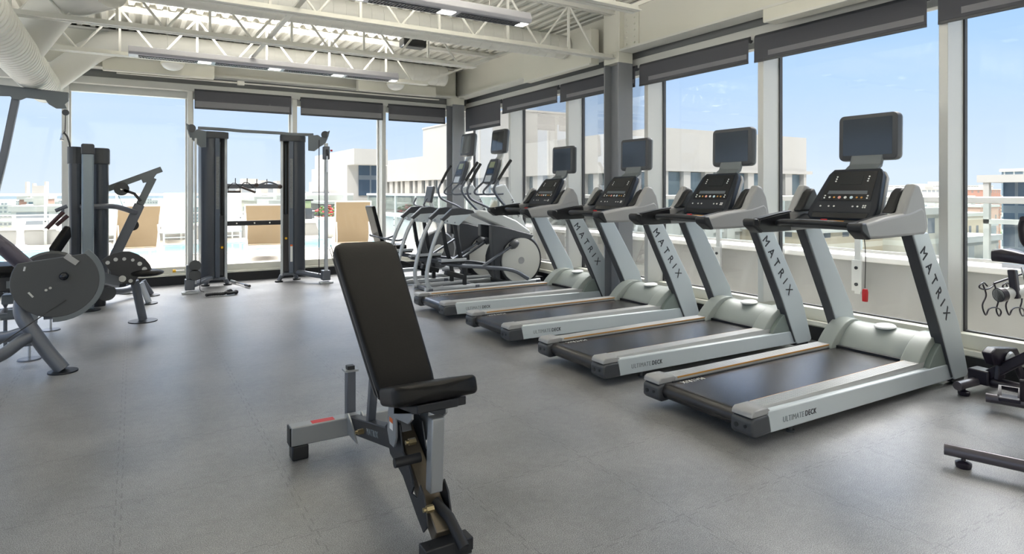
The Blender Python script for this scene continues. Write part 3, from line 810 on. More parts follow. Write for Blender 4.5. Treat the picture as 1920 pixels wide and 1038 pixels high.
# faint clouds low over the horizon
mp = nd(nt, 'ShaderNodeMapping'); mp.inputs['Scale'].default_value = (1.2, 1.2, 7); nt.links.new(tc.outputs['Generated'], mp.inputs[0])
nz = nd(nt, 'ShaderNodeTexNoise'); nz.inputs['Scale'].default_value = 2.0; nz.inputs['Detail'].default_value = 6; nt.links.new(mp.outputs[0], nz.inputs['Vector'])
cl = nd(nt, 'ShaderNodeValToRGB'); nt.links.new(nz.outputs['Fac'], cl.inputs[0]); cl.color_ramp.elements[0].position = .5; cl.color_ramp.elements[1].position = .75
low = mth(nt, 'SUBTRACT', 1.0, mth(nt, 'MINIMUM', mth(nt, 'MULTIPLY', mth(nt, 'ABSOLUTE', sp.outputs[2]), 3.0), 1.0))
mx = nd(nt, 'ShaderNodeMixRGB'); nt.links.new(cr.outputs[0], mx.inputs[1]); mx.inputs[2].default_value = hexc(240,245,252)
nt.links.new(mth(nt, 'MULTIPLY', mth(nt, 'MULTIPLY', cl.outputs[0], low), .35), mx.inputs[0])
wm = nd(nt, 'ShaderNodeMixRGB'); wm.inputs[2].default_value = (1, .975, .945, 1); nt.links.new(mx.outputs[0], wm.inputs[1])
nt.links.new(mth(nt, 'MINIMUM', mth(nt, 'MULTIPLY', mth(nt, 'MAXIMUM', mth(nt, 'SUBTRACT', sp.outputs[2], .36), 0.0), 6.0), 1.0), wm.inputs[0])
nt.links.new(wm.outputs[0], bg.inputs[0])
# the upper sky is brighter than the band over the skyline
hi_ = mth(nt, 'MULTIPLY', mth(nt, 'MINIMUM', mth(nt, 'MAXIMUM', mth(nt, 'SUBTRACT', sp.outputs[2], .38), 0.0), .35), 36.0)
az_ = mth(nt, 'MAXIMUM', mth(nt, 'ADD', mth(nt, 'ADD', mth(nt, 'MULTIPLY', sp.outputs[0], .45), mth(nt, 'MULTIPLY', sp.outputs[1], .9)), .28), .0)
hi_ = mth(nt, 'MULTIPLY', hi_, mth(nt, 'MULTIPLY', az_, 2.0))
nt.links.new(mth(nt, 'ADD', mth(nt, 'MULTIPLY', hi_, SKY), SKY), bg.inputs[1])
def lamp(name, kind, energy, color, **kw):
    l = bpy.data.lights.new(name, kind); l.energy = energy; l.color = color
    for k, v in kw.items():
        if k not in ('loc', 'rot'): setattr(l, k, v)
    o = bpy.data.objects.new(name, l); COL.objects.link(o)
    o.location = kw.get('loc', (0,0,0)); o.rotation_euler = kw.get('rot', (0,0,0)); return o
lamp('sun', 'SUN', 1.2, (1, .96, .9), angle=R(3), rot=(R(44), 0, R(-32)))
# lamps of the linear ceiling fixtures (the leftmost is an unseen addition that brightens the room)
for (X, Y) in ((1.6, 8.56), (1.6, 5.05), (2.6, 2.9), (-2.4, 5.05)):
    lamp('fixture_uplight', 'AREA', 36, (1, .965, .92), shape='RECTANGLE', size=3.0, size_y=.14, loc=(X, Y, 3.115), rot=(R(180), 0, 0))

# ================================================================= CAMERA
cam = bpy.data.cameras.new('camera'); co = bpy.data.objects.new('camera', cam); COL.objects.link(co)
cam.sensor_fit = 'HORIZONTAL'; cam.sensor_width = 36; cam.lens = FPX/1920*36
cam.shift_x = 0; cam.shift_y = -(519-HORIZON)/1920
co.location = (0, 0, CAM_H); co.rotation_euler = (R(90), 0, -YAW); cam.clip_end = 5000
scene.camera = co
scene.view_settings.view_transform = 'Standard'; scene.view_settings.look = 'None'
scene.view_settings.exposure = 1.06; scene.view_settings.gamma = 1; scene.view_settings.use_curve_mapping = False
# ================================================================= TREADMILLS
def make_treadmill(loc, label):
    t = thing('treadmill', label, 'treadmill', loc, 0, 'treadmills lined up at the windows')
    W = .425
    def side(s):      # s=-1 near (camera) side
        y0, y1 = (-W, -W+.045) if s < 0 else (W-.045, W)
        p = MB().prism([(.16,.060),(2.22,.040),(2.27,.06),(2.25,.155),(.14,.186)], y0, y1).build('side_panel', M['silver'], t, bevel=.008)
        fx0, fx1 = s*W - s*.045, s*W - s*.145
        a, b = min(fx0, fx1), max(fx0, fx1)
        sec = [(a,.15),(b,.15),(b,.192)]
        n = 8
        for i in range(n):
            y = b - (b-a)*(i+.0)/n; sec += [(y-(b-a)/n*.15,.192),(y-(b-a)/n*.3,.198),(y-(b-a)/n*.85,.198),(y-(b-a)/n*1.0,.192)]
        m_ = MB().prism([(q[0], q[1]) for q in sec], .15, 1.93, 'yz')
        m_.build('foot_rail', M['rail'], t, ang=20)
        MB().bx(.17, 1.9, (b if s < 0 else a)-.003, (b if s < 0 else a)+.003, .187, .1965).build('accent_strip', M['orange'], t)
        MB().bx(.12, 1.9, min(b, b+.012) if s < 0 else a-.012, max(b, b+.012) if s < 0 else a, .13, .172).build('belt_gap_trim', M['black'], t)
        # end cap
        ca, cb = (-W, -W+.145) if s < 0 else (W-.145, W)
        ec = MB().prism([(.0,.075),(.03,.052),(.175,.058),(.15,.165),(.03,.165),(.0,.15)], ca, cb).build('end_cap', M['dkgrey'], t, bevel=.014, seg=3)
        MB().prism([(.004,.165),(.165,.165),(.16,.19),(.14,.204),(.03,.204),(.010,.19)], ca+.004, cb-.004).build('cap_cover', M['mgrey'], ec, bevel=.006)
        MB().cyl((-.001, (ca+cb)/2-.03, .115), .010, .006, 'x', 12).build('screw', M['black'], ec)
        MB().cyl((-.001, (ca+cb)/2+.03, .11), .014, .006, 'x', 12).build('screw', M['black'], ec)
        # upright
        u0, u1 = (-W-.012, -W+.066) if s < 0 else (W-.066, W+.012)
        body = [(2.215,.05),(2.245,.035),(2.44,.035),(2.445,.06),(2.25,.55),(1.86,1.115),(1.66,1.115),(2.10,.30)]
        up = MB().prism([(2.215,.05),(2.25,.035),(2.42,.035),(2.445,.06),(2.30,.45),(1.86,1.12),(1.655,1.12),(2.02,.45)], u0, u1).build('upright', M['silver'], t, bevel=.01, seg=3)
        MB().bar([(2.205,(u0+u1)/2,.06),(2.012,(u0+u1)/2,.45),(1.647,(u0+u1)/2,1.115)], u1-u0-.006, .012, up=(-1,0,0)).build('edge_trim', M['dkgrey'], up)
        MB().cyl((2.38,(u0+u1)/2,.032), .032, .05, 'y', 16).build('transport_wheel', M['black'], t)
        MB().prism([(2.22,.02),(2.34,.0),(2.36,.04),(2.23,.055)], u0+.01, u1-.01).build('foot_block', M['black'], t, bevel=.004)
        f0 = MB().cyl((.42, s*(W-.06), .03), .012, .06, 'z', 10).cyl((.42, s*(W-.06), .006), .025, .012, 'z', 12).bx(.37, .47, s*(W-.06)-.02, s*(W-.06)+.02, .05, .07).build('leveling_foot', M['dkgrey'], t)
        # lettering down the upright (near face), reads from top to bottom
        if s < 0:
            d = Vector((.42, 0, -.93)); d = Vector((2.28-1.80, 0, .35-1.02)).normalized()
            nrm = Vector((0,-1,0)); y = nrm.cross(d)
            o = Vector((1.745,-W-.0135,.985))
            text('lettering', 'M A T R I X', .62, .075, M['ink'], up, basis(o, d, y))
            z = Vector((0,0,1))
            text('lettering', 'ULTIMATE', .19, .032, M['inkpale'], p, basis((.27,-W-.0005,.100), (1,0,-.012), z))
            text('lettering', 'DECK', .105, .032, M['ink'], p, basis((.475,-W-.0005,.0975), (1,0,-.012), z), bold=True)
    side(-1); side(1)
    # deck and belt
    MB().bx(.16, 2.2, -W+.05, W-.05, .07, .13).build('underframe', M['black'], t)
    prof = []
    for a in range(90, 271, 15): prof.append((.085+.05*math.cos(R(a)), .118+.05*math.sin(R(a))))
    prof += [(1.98,.068),(1.98,.168)]
    MB().prism(prof, -.283, .283).build('running_belt', M['belt'], t)
    bl = t.children[-1]
    text('lettering', 'MATRIX', .20, .038, M['inkwhite'], bl, basis((.36,.252,.1685), (-1,0,0), (0,-1,0)))
    text('lettering', 'MATRIX', .22, .030, M['inkwhite'], bl, basis((1.62,-.272,.1685), (1,0,0), (0,1,0)))
    # motor cover
    def cover(y0, y1, xr, hmax, name, mt, hf=2.32, n=5, z0=.178):
        m_ = MB(); rings = []
        xs = [0,.05,.12,.2,.3,.42,.56,.72,.88,1.0]
        for j in range(n+1):
            y = y0+(y1-y0)*j/n; ring = [(xr, y, .10)]
            for q in xs:
                x = xr+(hf-xr)*q; z = z0 + (hmax-z0)*math.sin(min(1, q/.62)*math.pi/2)**.85 - .05*max(0, q-.7)/.3
                ring.append((x, y, z))
            ring.append((hf, y, .10)); rings.append(ring)
        return m_.loft(rings).build(name, mt, t, bevel=.006)
    c0 = cover(-.26, .26, 1.93, .352, 'motor_cover', M['cover'])
    cover(-W+.046, -.255, 1.83, .372, 'cover_shoulder', M['cover'])
    cover(.255, W-.046, 1.83, .372, 'cover_shoulder', M['cover'])
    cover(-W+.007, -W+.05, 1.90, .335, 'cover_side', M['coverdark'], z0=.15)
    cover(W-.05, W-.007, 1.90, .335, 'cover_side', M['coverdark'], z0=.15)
    MB().bx(1.90, 1.945, -.262, .262, .168, .186).build('cover_seal', M['black'], t)
    MB().lathe([(.001,0),(.075,0),(.078,.006),(.07,.014),(.001,.017)], (0,0,0), 'z', 28, Matrix.Rotation(R(-6),3,'Y')).build('cover_badge', M['white_plastic'], t, origin=None).location = (2.13,0,.352)
    # handle arms with shoulders
    for s in (-1, 1):
        y0, y1 = (-W-.02, -W+.075) if s < 0 else (W-.075, W+.02)
        yc = (y0+y1)/2
        arm = MB().prism([(1.06,1.135),(1.12,1.10),(1.28,1.098),(1.80,1.108),(1.835,1.13),(1.80,1.27),(1.76,1.30),(1.60,1.265),(1.30,1.235),(1.08,1.20)], y0, y1).build('handle_arm', M['mgrey'], t, bevel=.02, seg=3)
        MB().prism([(1.012,1.19),(1.02,1.15),(1.10,1.098),(1.135,1.098),(1.075,1.205),(1.03,1.205)], y0-.002, y1+.002).build('grip_cap', M['black'], arm, bevel=.014, seg=3)
        sh = MB().prism([(1.50,1.245),(1.60,1.22),(1.83,1.12),(1.855,1.16),(1.80,1.36),(1.74,1.445),(1.68,1.46),(1.60,1.36),(1.55,1.275)], y0+.004 if s<0 else y0+.02, y1-.02 if s<0 else y1-.004).build('shoulder_cover', M['mgrey'], t, bevel=.018, seg=3)
        ia, ib = (y1-.02, y1+.006) if s < 0 else (y0-.006, y0+.02)
        MB().prism([(1.07,1.142),(1.12,1.104),(1.28,1.102),(1.46,1.106),(1.44,1.245),(1.30,1.228),(1.09,1.196)], ia, ib).build('inner_grip', M['black'], arm, bevel=.004)
        MB().prism([(1.09,1.198),(1.30,1.23),(1.46,1.25),(1.46,1.256),(1.30,1.238),(1.09,1.204)], ia, (ib if s > 0 else ib) ).build('top_grip', M['black'], arm) if s < 0 else MB().prism([(1.09,1.196),(1.30,1.229),(1.46,1.248),(1.46,1.256),(1.30,1.239),(1.09,1.206)], y0-.004, y0+.055).build('top_grip', M['black'], arm)
        # inner pocket
        ya, yb = (y1-.02, y1+.05) if s < 0 else (y0-.05, y0+.02)
        MB().prism([(1.50,1.255),(1.72,1.255),(1.74,1.36),(1.69,1.435),(1.63,1.40),(1.55,1.30)], ya, yb).build('bottle_pocket', M['black'], t, bevel=.015)
    # tray joining the arms, grip bar bowed towards the runner
    MB().prism([(1.40,1.165),(1.44,1.13),(1.80,1.13),(1.80,1.22),(1.60,1.235)], -.35, .35).build('console_tray', M['dkgrey'], t, bevel=.02, seg=3)
    g = MB().tube(catmull([(1.46,-.35,1.16),(1.28,-.33,1.165),(1.16,-.20,1.185),(1.13,0,1.19),(1.16,.20,1.185),(1.28,.33,1.165),(1.46,.35,1.16)], 6), .021, 14).build('grip_bar', M['black'], t)
    MB().bx(1.30, 1.50, -.06, .06, 1.17, 1.195).build('stop_key_base', M['orange'], t, bevel=.006)
    MB().cyl((1.33, 0, 1.2), .022, .02, 'z', 14).build('stop_button', M['red'], t)
    # console
    cm = Matrix.Translation((1.55,0,1.19)) @ Matrix.Rotation(R(-60), 4, 'Y')   # local x up the face, z outwards to the runner
    up_ = Vector((.26,0,.38)).normalized(); out = Vector((-up_.z,0,up_.x)); base = Vector((1.51,0,1.195)); H = .455
    def cp(h, y, d=0): return base + up_*h + Vector((0,y,0)) + out*d
    def plate(poly, d0, d1, name, mt, par, bev=None):
        m_ = MB(); n = len(poly)
        vs = [cp(h, y, d0) for (y, h) in poly] + [cp(h, y, d1) for (y, h) in poly]
        m_.add(vs, [tuple(range(n)), tuple(range(2*n-1, n-1, -1))] + [(i, i+n, (i+1)%n+n, (i+1)%n) for i in range(n)])
        return m_.build(name, mt, par, bevel=bev, seg=3)
    face = [(-.25,.03),(-.22,.0),(.22,.0),(.25,.03),(.255,.10),(.205,.40),(.175,.45),(-.175,.45),(-.205,.40),(-.255,.10)]
    con = plate(face, -.05, .02, 'console', M['navy'], t, .012)
    plate([(y*1.03, h*1.01+.005) for y, h in face], -.07, -.03, 'console_shell', M['mgrey'], con, .012)
    plate([(-.19,.16),(.19,.16),(.165,.42),(-.165,.42)], .02, .023, 'display_panel', M['gloss'], con)
    plate([(-.215,.06),(.215,.06),(.205,.15),(-.205,.15)], .02, .0225, 'keypad_panel', M['dkpanel'], con)
    plate([(-.20,.008),(.20,.008),(.21,.05),(-.21,.05)], .02, .024, 'lower_display', M['gloss'], con)
    plate([(-.15,.215),(.15,.215),(.145,.245),(-.145,.245)], .0235, .0245, 'display_line', M['lcdline'], con)
    plate([(-.08,.30),(.08,.30),(.075,.38),(-.075,.38)], .0235, .0245, 'lcd_window', M['lcddark'], con)
    btn = None
    def button(y, h, r, mt):
        m_ = MB().lathe([(r,0),(r,.003),(.001,.004)], (0,0,0), 'z', 10, basis((0,0,0), (0,1,0), up_).to_3x3() if False else Matrix((Vector((0,1,0)), -up_, out)).transposed())
        o = m_.build('button', mt, con); o.location = cp(h, y, .0235); return o
    protos = {}
    def btn_at(y, h, r, key):
        k = (r, key)
        if k not in protos: protos[k] = button(y, h, r, M[key])
        else:
            o = protos[k].copy(); COL.objects.link(o); o.location = cp(h, y, .0235)
    for i, (dy, k, r) in enumerate(((-.12,'orange',.008),(-.085,'orange',.008),(-.045,'btnblue',.012),(0,'white_plastic',.011),(.045,'btnred',.012),(.085,'orange',.008),(.12,'white_plastic',.008))):
        btn_at(dy, .185, r, k)
    for dy in (-.12,.12):
        for dh in (.33,.35,.37): btn_at(dy, dh, .006, 'white_plastic')
    for dy in (-.16,.16):
        for dh in (.18,.20): btn_at(dy, dh, .006, 'white_plastic')
    for dy in (-.17,-.155):
        for dh in (.10,.115): btn_at(dy, dh, .006, 'white_plastic')
    for dy in (-.115,-.08,.06,.10,.165): btn_at(dy, .107, .007, 'white_plastic')
    # television on a bracket
    MB().bar([(1.76,0,1.54),(1.86,0,1.60),(1.90,0,1.70)], .24, .03, up=(1,0,0)).build('screen_bracket', M['mgrey2'], t, bevel=.006)
    tvm = Matrix.Translation((1.93,0,1.815)) @ Matrix.Rotation(R(1), 4, 'Y')
    h = MB()
    sec = rrect(-.225,.225,-.178,.178,.04,4)
    def ring(x, sc, dz=0): return [tvm @ Vector((x, y*sc, z*sc+dz)) for (y, z) in sec]
    tv = MB().loft([ring(-.052,.93), ring(-.045,.98), ring(-.02,1), ring(.0,1)]).build('television', M['dkgrey'], t)
    MB().loft([ring(.0,1.0), ring(.02,.985), ring(.038,.88)]).build('back_shell', M['mgrey2'], tv)
    s2 = rrect(-.185,.185,-.135,.145,.006,2)
    m_ = MB(); m_.loft([[tvm @ Vector((-.0535,y,z)) for y, z in s2], [tvm @ Vector((-.0515,y,z)) for y, z in s2]])
    m_.build('screen', M['screen'], tv)
    m_ = MB(); fr = [tvm @ Vector((-.054,y,z)) for y, z in rrect(-.195,.195,-.145,.155,.01,2)]
    MB().cyl(tvm @ Vector((-.053,0,-.158)), .004, .004, 'x', 8).build('power_light', M['redlight'], tv)
    return t
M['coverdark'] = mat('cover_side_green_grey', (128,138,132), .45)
M['navy'] = mat('dark_navy_plastic', (26,32,42), .4, spec=.3)
M['dkpanel'] = mat('keypad_dark_panel', (38,42,50), .4, spec=.3)
M['mgrey2'] = mat('grey_bracket', (104,110,114), .45)
M['lcdline'] = mat('dim_display_line', (92,98,106), .3)
M['lcddark'] = mat('dark_lcd', (26,32,38), .2)
M['btnblue'] = mat('pale_blue_button', (190,214,226), .4)
M['btnred'] = mat('pale_red_button', (228,160,150), .4)
M['redlight'] = mat('red_power_light', (230,60,70), .5, emit=((255,60,80), 1.5))
tm = make_treadmill((2.87, 2.645, 0), 'nearest treadmill, largest in the photo, with a red safety key hanging under its handles')
for (y, lb) in ((3.90, 'second treadmill from the camera, just beyond the one with the red safety key'),
                (5.22, 'third treadmill from the camera, its handles in front of the grey steel column'),
                (6.58, 'farthest treadmill, next to the elliptical trainers and the bench backrest')):
    c = copy_tree(tm); c.location = (2.87, y, 0); c['label'] = lb
# safety key of the nearest treadmill
k = MB().tube(catmull([(1.36,-.26,1.16),(1.372,-.272,1.0),(1.37,-.27,.75)], 6), .003, 6).build('key_cord', M['cable'], tm)
MB().prism([(-.018,-.04),(.018,-.045),(.024,.02),(.014,.045),(-.014,.045),(-.02,.02)], -.012, .012).build('safety_key', M['red'], tm, bevel=.005).location = (1.37,-.27,.70)

# ================================================================= ADJUSTABLE BENCH
bn = thing('weight_bench', 'black padded adjustable weight bench with raised backrest in the foreground', 'weight bench', (1.03, 2.9, 0))
B = Vector((1.03, 2.9, 0))
def L(x, y, z): return (x-B.x, y-B.y, z)
# rear beam, feet, post
MB().bar([L(.70,3.40,.125), L(1.37,3.40,.125)], .075, .10).build('rear_beam', M['metal_silver2'], bn, bevel=.006)
for x in (.74, 1.33): MB().bx(x-1.03-.035, x-1.03+.05, .46, .54, 0, .075).build('rubber_foot', M['black'], bn, bevel=.008)
for x in (.70, 1.37): MB().bx(x-1.03-.006, x-1.03+.006, .465, .535, .078, .172).build('end_plug', M['black'], bn)
MB().bar([L(1.045,3.48,.09), L(1.045,3.48,.40)], .05, .05, up=(0,1,0)).build('handle_post', M['metal_dark'], bn, bevel=.004)
MB().bar([L(1.045,3.48,.395), L(1.045,3.48,.405)], .075, .07, up=(0,1,0)).build('post_collar', M['metal_silver2'], bn)
MB().bar([L(1.045,3.48,.40), L(1.045,3.48,.425)], .04, .04, up=(0,1,0)).build('post_cap', M['black'], bn)
lab = MB().bx(-.22, -.10, .50-.028, .50+.02, .1745, .1755).build('red_sticker', M['red'], bn)
# spine: low at the back, rising to the apex, front leg down to the foot plate
sp_ = MB().bar([L(1.035,3.38,.13), L(1.035,2.60,.30)], .06, .09).build('spine', M['metal_black'], bn, bevel=.005)
z = Vector((0,-.2137,.977)).normalized()
text('lettering', 'MATRIX', .17, .03, M['inkpale'], sp_, basis(L(1.0045,3.06,.183), (0,-.977,.2137), (0,.2137,.977)))
MB().prism([(.30,.09),(.52,.09),(.46,.20),(.40,.17)], -.036, -.028, 'yz').prism([(.30,.09),(.52,.09),(.46,.20),(.40,.17)], .038, .046, 'yz').build('gusset_plate', M['metal_silver2'], bn)
fl = MB().bar([L(1.035,2.66,.34), L(1.035,2.22,.06)], .075, .07).build('front_leg', M['bronze'], bn, bevel=.005)
for s in (-1, 1):
    MB().prism([(-.18,.34),(-.30,.42),(-.36,.40),(-.40,.30),(-.47,.27),(-.52,.20),(-.50,.165),(-.56,.17),(-.585,.235),(-.625,.20),(-.66,.10),(-.62,.06),(-.55,.10),(-.40,.20),(-.25,.24)], s*.052-.004, s*.052+.004, 'yz').build('ladder_plate', M['metal_black'], bn, bevel=.002)
fp = MB().bx(-.10, .10, -.75, -.68, .012, .062).build('foot_plate', M['metal_black'], bn, bevel=.004)
MB().bx(-.095, .095, -.745, -.685, 0, .012).build('rubber_pad', M['black'], fp)
for x in (-.07, .07): MB().cyl((x, -.715, .063), .006, .003).build('screw', M['black'], fp)
# seat post with rollers and handle
MB().bar([L(1.04,2.30,.50), L(1.035,2.31,.20)], .055, .05, up=(0,1,0)).build('seat_post', M['metal_silver2'], bn, bevel=.005)
MB().cyl((-.085, -.53, .32), .019, .11, 'x', 16).build('roller', M['black_rubber'], bn)
h = MB().tube([L(1.035,2.30,.16), L(1.06,2.22,.125), L(1.075,2.12,.05)], .021, 14).build('front_handle', M['black_rubber'], bn)
for (x, y, z_) in ((.985,2.42,.37),(.985,2.24,.17),(.99,2.62,.42),(.99,3.12,.18)):
    MB().cyl(L(x,y,z_), .014, .03, 'x', 6).cyl(L(x-.018,y,z_), .009, .02, 'x', 8).build('bolt', M['brass'], bn)
# pivot brackets under the seat
for s in (-1, 1):
    MB().prism([(-.56,.52),(-.43,.50),(-.30,.50),(-.28,.36),(-.31,.31),(-.36,.31),(-.385,.36),(-.38,.44),(-.52,.46),(-.56,.49)], s*.075-.005, s*.075+.005, 'yz').build('pivot_bracket', M['metal_silver2'], bn, bevel=.002)
pb = t_ = MB().bx(-.082, -.081, -.355, -.315, .38, .43).build('warning_label', M['white_plastic'], bn)
MB().bx(-.0825, -.082, -.355, -.315, .41, .43).build('label_stripe', M['orangered'], pb)
MB().bar([L(1.035,2.62,.33), L(1.035,2.72,.52)], .05, .05).build('back_support_link', M['metal_dark'], bn, bevel=.004)
MB().bar([L(1.035,3.1,.2), L(1.035,2.98,.80)], .04, .04).build('back_support_link', M['metal_dark'], bn, bevel=.004)
MB().prism([(-.62,.53),(-.36,.45),(-.36,.485),(-.62,.565)], -.08, .10, 'yz').build('seat_mount', M['metal_black'], bn, bevel=.004)
MB().prism([(-.60,.525),(-.46,.48),(-.46,.515),(-.60,.56)], .10, .145, 'yz').build('seat_mount_block', M['metal_black'], bn, bevel=.004)
# seat pad
def pad(name, p0, p1, w0, w1, th, nrm, parent, dish=0.0, rnd_=.03, mt='leather'):
    p0, p1, nrm = Vector(p0), Vector(p1), Vector(nrm).normalized()
    d = (p1-p0); Ln = d.length; d.normalize(); side = Vector((1,0,0))
    nrm = (nrm - d*nrm.dot(d)).normalized()
    rings = []; K = 14
    for i in range(K+1):
        q = i/K; s_ = Ln*q
        e = min(s_, Ln-s_)
        shrink = 1.0 if e > .05 else (1 - (1-e/.05)**2*.16)
        w = (w0+(w1-w0)*q)/2*shrink
        tt = th*(1.0 if e > .02 else .55 + .45*math.sqrt(max(0, e/.02)))
        ring = []
        for (a, b) in rrect(-w, w, -tt/2, tt/2, min(.022, tt*.45), 4):
            bb = b + (dish*((a/w)**2) if b > 0 else 0)
            ring.append(p0 + d*s_ + side*a + nrm*(bb))
        rings.append(ring)
    o = MB().loft(rings).build(name, M[mt], parent, ang=60)
    sb = o.modifiers.new('smooth', 'SUBSURF'); sb.levels = 1; sb.render_levels = 1
    return o
st = pad('seat', L(1.035,2.63,.50), L(1.045,2.27,.607), .25, .385, .07, (0,.25,1), bn, dish=.012)
bk = pad('backrest', L(1.045,2.60,.475), L(1.035,3.235,1.135), .275, .345, .075, (0,-1,.7), bn, dish=-.0)
# seam piping along the edges
ux = Vector((0,.635,.66)).normalized(); nb_ = Vector((0,-.66,.635)).normalized()
pz = MB()
for s in (-1, 1):
    a = Vector(L(1.045,2.62,.495)) + Vector((s*.137,0,0)) + nb_*.012; b = Vector(L(1.035,3.22,1.12)) + Vector((s*.1715,0,0)) + nb_*.012
    pz.tube([a, b], .0022, 6)
    a2 = a - nb_*.03; b2 = b - nb_*.03; pz.tube([a2, b2], .0022, 6)
pz.build('piping', M['seam'], bk)
MB().bar([Vector(L(1.04,2.70,.51)), Vector(L(1.04,3.12,.945))], .10, .035, up=(0,1,0)).build('backrest_frame', M['metal_black'], bn, bevel=.004)
# ================================================================= ELLIPTICAL TRAINERS
def make_elliptical(yc, label):
    O = Vector((3.5, yc, 0))
    t = thing('elliptical_trainer', label, 'elliptical trainer', tuple(O), 0, 'elliptical trainers beyond the treadmills')
    def E(px, py, dy): return atY(px, py, 8.2+dy) - Vector((3.5, 8.2, 0))
    def poly(pts, dy): return [(E(a, b, dy).x, E(a, b, dy).z) for a, b in pts]
    # side rails
    for dy, s in ((-.20, -1), (.22, 1)):
        q = -.20
        P = [E(803,541,q), E(800,518,q), E(807,478,q), E(818,442,q), E(831,414,q)]
        off = Vector((0, dy-q, 0))
        P = [p+off for p in P]
        bend = [P[0]+Vector((.22,0,.0)), P[0]+Vector((.03,0,.0)), P[1], P[2], P[3], P[4]]
        r0 = MB().tube(catmull(bend, 6), .028, 14).build('side_rail', M['metal_silver'], t)
        pp = [(826,410),(846,391),(862,389),(886,394),(888,399),(868,403),(843,405),(832,418)]
        xz = poly(pp, q)
        MB().prism(xz, dy-.035, dy+.035).build('rail_pad', M['dkgrey'], r0, bevel=.012, seg=3)
        xz = poly([(830,415),(843,404),(868,402),(880,401),(858,422),(838,419)], q)
        sp0 = MB().prism(xz, dy-.042, dy-.032).build('rail_plate', M['silver'], r0, bevel=.002)
        for (a, b) in ((836,414),(850,417)):
            c = E(a, b, q); MB().cyl((c.x, dy-.045, c.z), .012, .01, 'y', 12).build('bolt', M['chrome'], sp0)
        L_ = [E(852,420,q)+off, E(860,470,q)+off, E(871,505,q)+off, E(871,536,q)+off]
        MB().bar(fillet(L_, .1), .035, .055, up=(1,0,0)).build('rear_leg', M['metal_black'], t, bevel=.005)
        MB().tube([(-.05, dy, .045), (1.85, dy, .045)], .035, 14).build('base_tube', M['metal_silver'], t)
    for x in (.02, .75, 1.8): MB().bar([(x, -.25, .04), (x, .27, .04)], .06, .05).build('cross_member', M['metal_dark'], t, bevel=.006)
    # drive housing
    h = E(979,488,-.25); hx, hz = h.x, h.z
    R_ = .40
    MB().lathe([(R_-.03,-.21),(R_,-.17),(R_,.17),(R_-.03,.21)], (hx, 0, hz), 'y', 44).build('drive_housing', M['metal_black'], t)
    for s in (-1, 1):
        y = s*.215
        d0 = MB().lathe([(.34, -.012),(.335,.012)] if s > 0 else [(.335,-.012),(.34,.012)], (hx, y, hz), 'y', 44).build('flywheel_cover', M['pearl'], t)
        MB().cyl((hx, y+s*.014, hz), .052, .006, 'y', 28).build('hub_cap', M['mgrey'], d0)
    MB().bx(hx-.30, hx+.42, -.2, .2, 0.03, .10).build('housing_base', M['black'], t, bevel=.01)
    xz = poly([(885,398),(893,393),(925,397),(960,412),(987,432),(984,442),(950,432),(890,405)], 0)
    MB().prism(xz, -.13, .13).build('upper_shroud', M['silver2'], t, bevel=.025, seg=3)
    for s in (-1, 1):
        xz = poly([(918,421),(935,423),(997,440),(992,447),(957,447),(941,462),(934,490),(934,525),(924,520),(921,475),(918,450)] if s < 0 else [(918,421),(935,423),(997,440),(992,447),(957,447),(941,450),(918,445)], -.15)
        MB().prism(xz, min(s*.22,s*.12), max(s*.22,s*.12)).build('dark_cowl', M['dkgrey'], t, bevel=.015, seg=3)
        ph = 0 if s < 0 else .12
        q = -.28; off = Vector((-ph, (.28 if s > 0 else -.28)-q, ph*.3))
        a, b = E(903,500,q)+off, E(962,459,q)+off
        ca = MB().bar([a, b], .03, .06, up=(0,1,0)).build('crank_arm', M['metal_dark'], t, bevel=.01)
        d = (b-a).normalized()
        MB().tube([b-d*.05, b, b+d*.05, b+d*.09], [.045,.065,.06,.035], 14).build('knuckle', M['dkgrey'], ca)
        P = [E(826,492,q), E(866,498,q), E(905,500,q), E(960,506,q), E(990,522,q)]
        pa = MB().tube(catmull([p+off for p in P], 5), .03, 12).build('pedal_arm', M['metal_dark'], t)
        c = E(845,492,q)+off
        MB().bx(c.x-.17, c.x+.20, c.y-.075, c.y+.075, c.z-.005, c.z+.03, ).build('pedal', M['black'], pa, bevel=.012)
        MB().bx(c.x-.18, c.x+.21, c.y-.08, c.y-.065, c.z+.02, c.z+.06).build('pedal_rim', M['metal_silver'], pa, bevel=.004)
        c = E(850,513,q)+off
        MB().bar([c+Vector((-.12,0,.03)), c+Vector((.14,0,-.05))], .09, .07).build('pedal_link', M['black'], pa, bevel=.01)
        # moving handle
        if s < 0: H_ = [(958,300),(946,318),(929,346),(927,358),(935,372),(950,389),(962,402)]; dd = -.33
        else: H_ = [(901,307),(892,322),(878,350),(877,362),(884,374),(912,387),(925,396)]; dd = .33
        pts = [E(x, y, dd) for x, y in H_]
        hb = MB().tube(catmull(pts[:], 5), .018, 12).build('moving_handle', M['metal_dark'], t)
        MB().tube([pts[0], pts[1], pts[1]*.3+pts[2]*.7], .023, 12).build('grip', M['black_rubber'], hb)
        I_ = [(909,339),(899,348),(890,358),(893,364),(908,364),(926,363)]
        off = Vector((0, -.14 if s < 0 else .14, 0)); off2 = off - Vector((0,.14,0))
        MB().tube(catmull([E(x, y, .14)+off2 for x, y in I_], 5), .015, 10).build('fixed_handle', M['metal_dark'], t)
    # mast, console, screen
    xz = poly([(921,352),(944,345),(962,378),(985,428),(964,420),(945,385)], 0)
    MB().prism(xz, -.06, .06).build('mast', M['silver2'], t, bevel=.015, seg=3)
    m1 = E(958,375,-.061); m2 = E(974,415,-.061); d = (m2-m1).normalized(); n_ = Vector((0,-1,0))
    text('lettering', 'MATRIX', .30, .04, M['ink'], t.children[-1], basis(m1, d, n_.cross(d)))
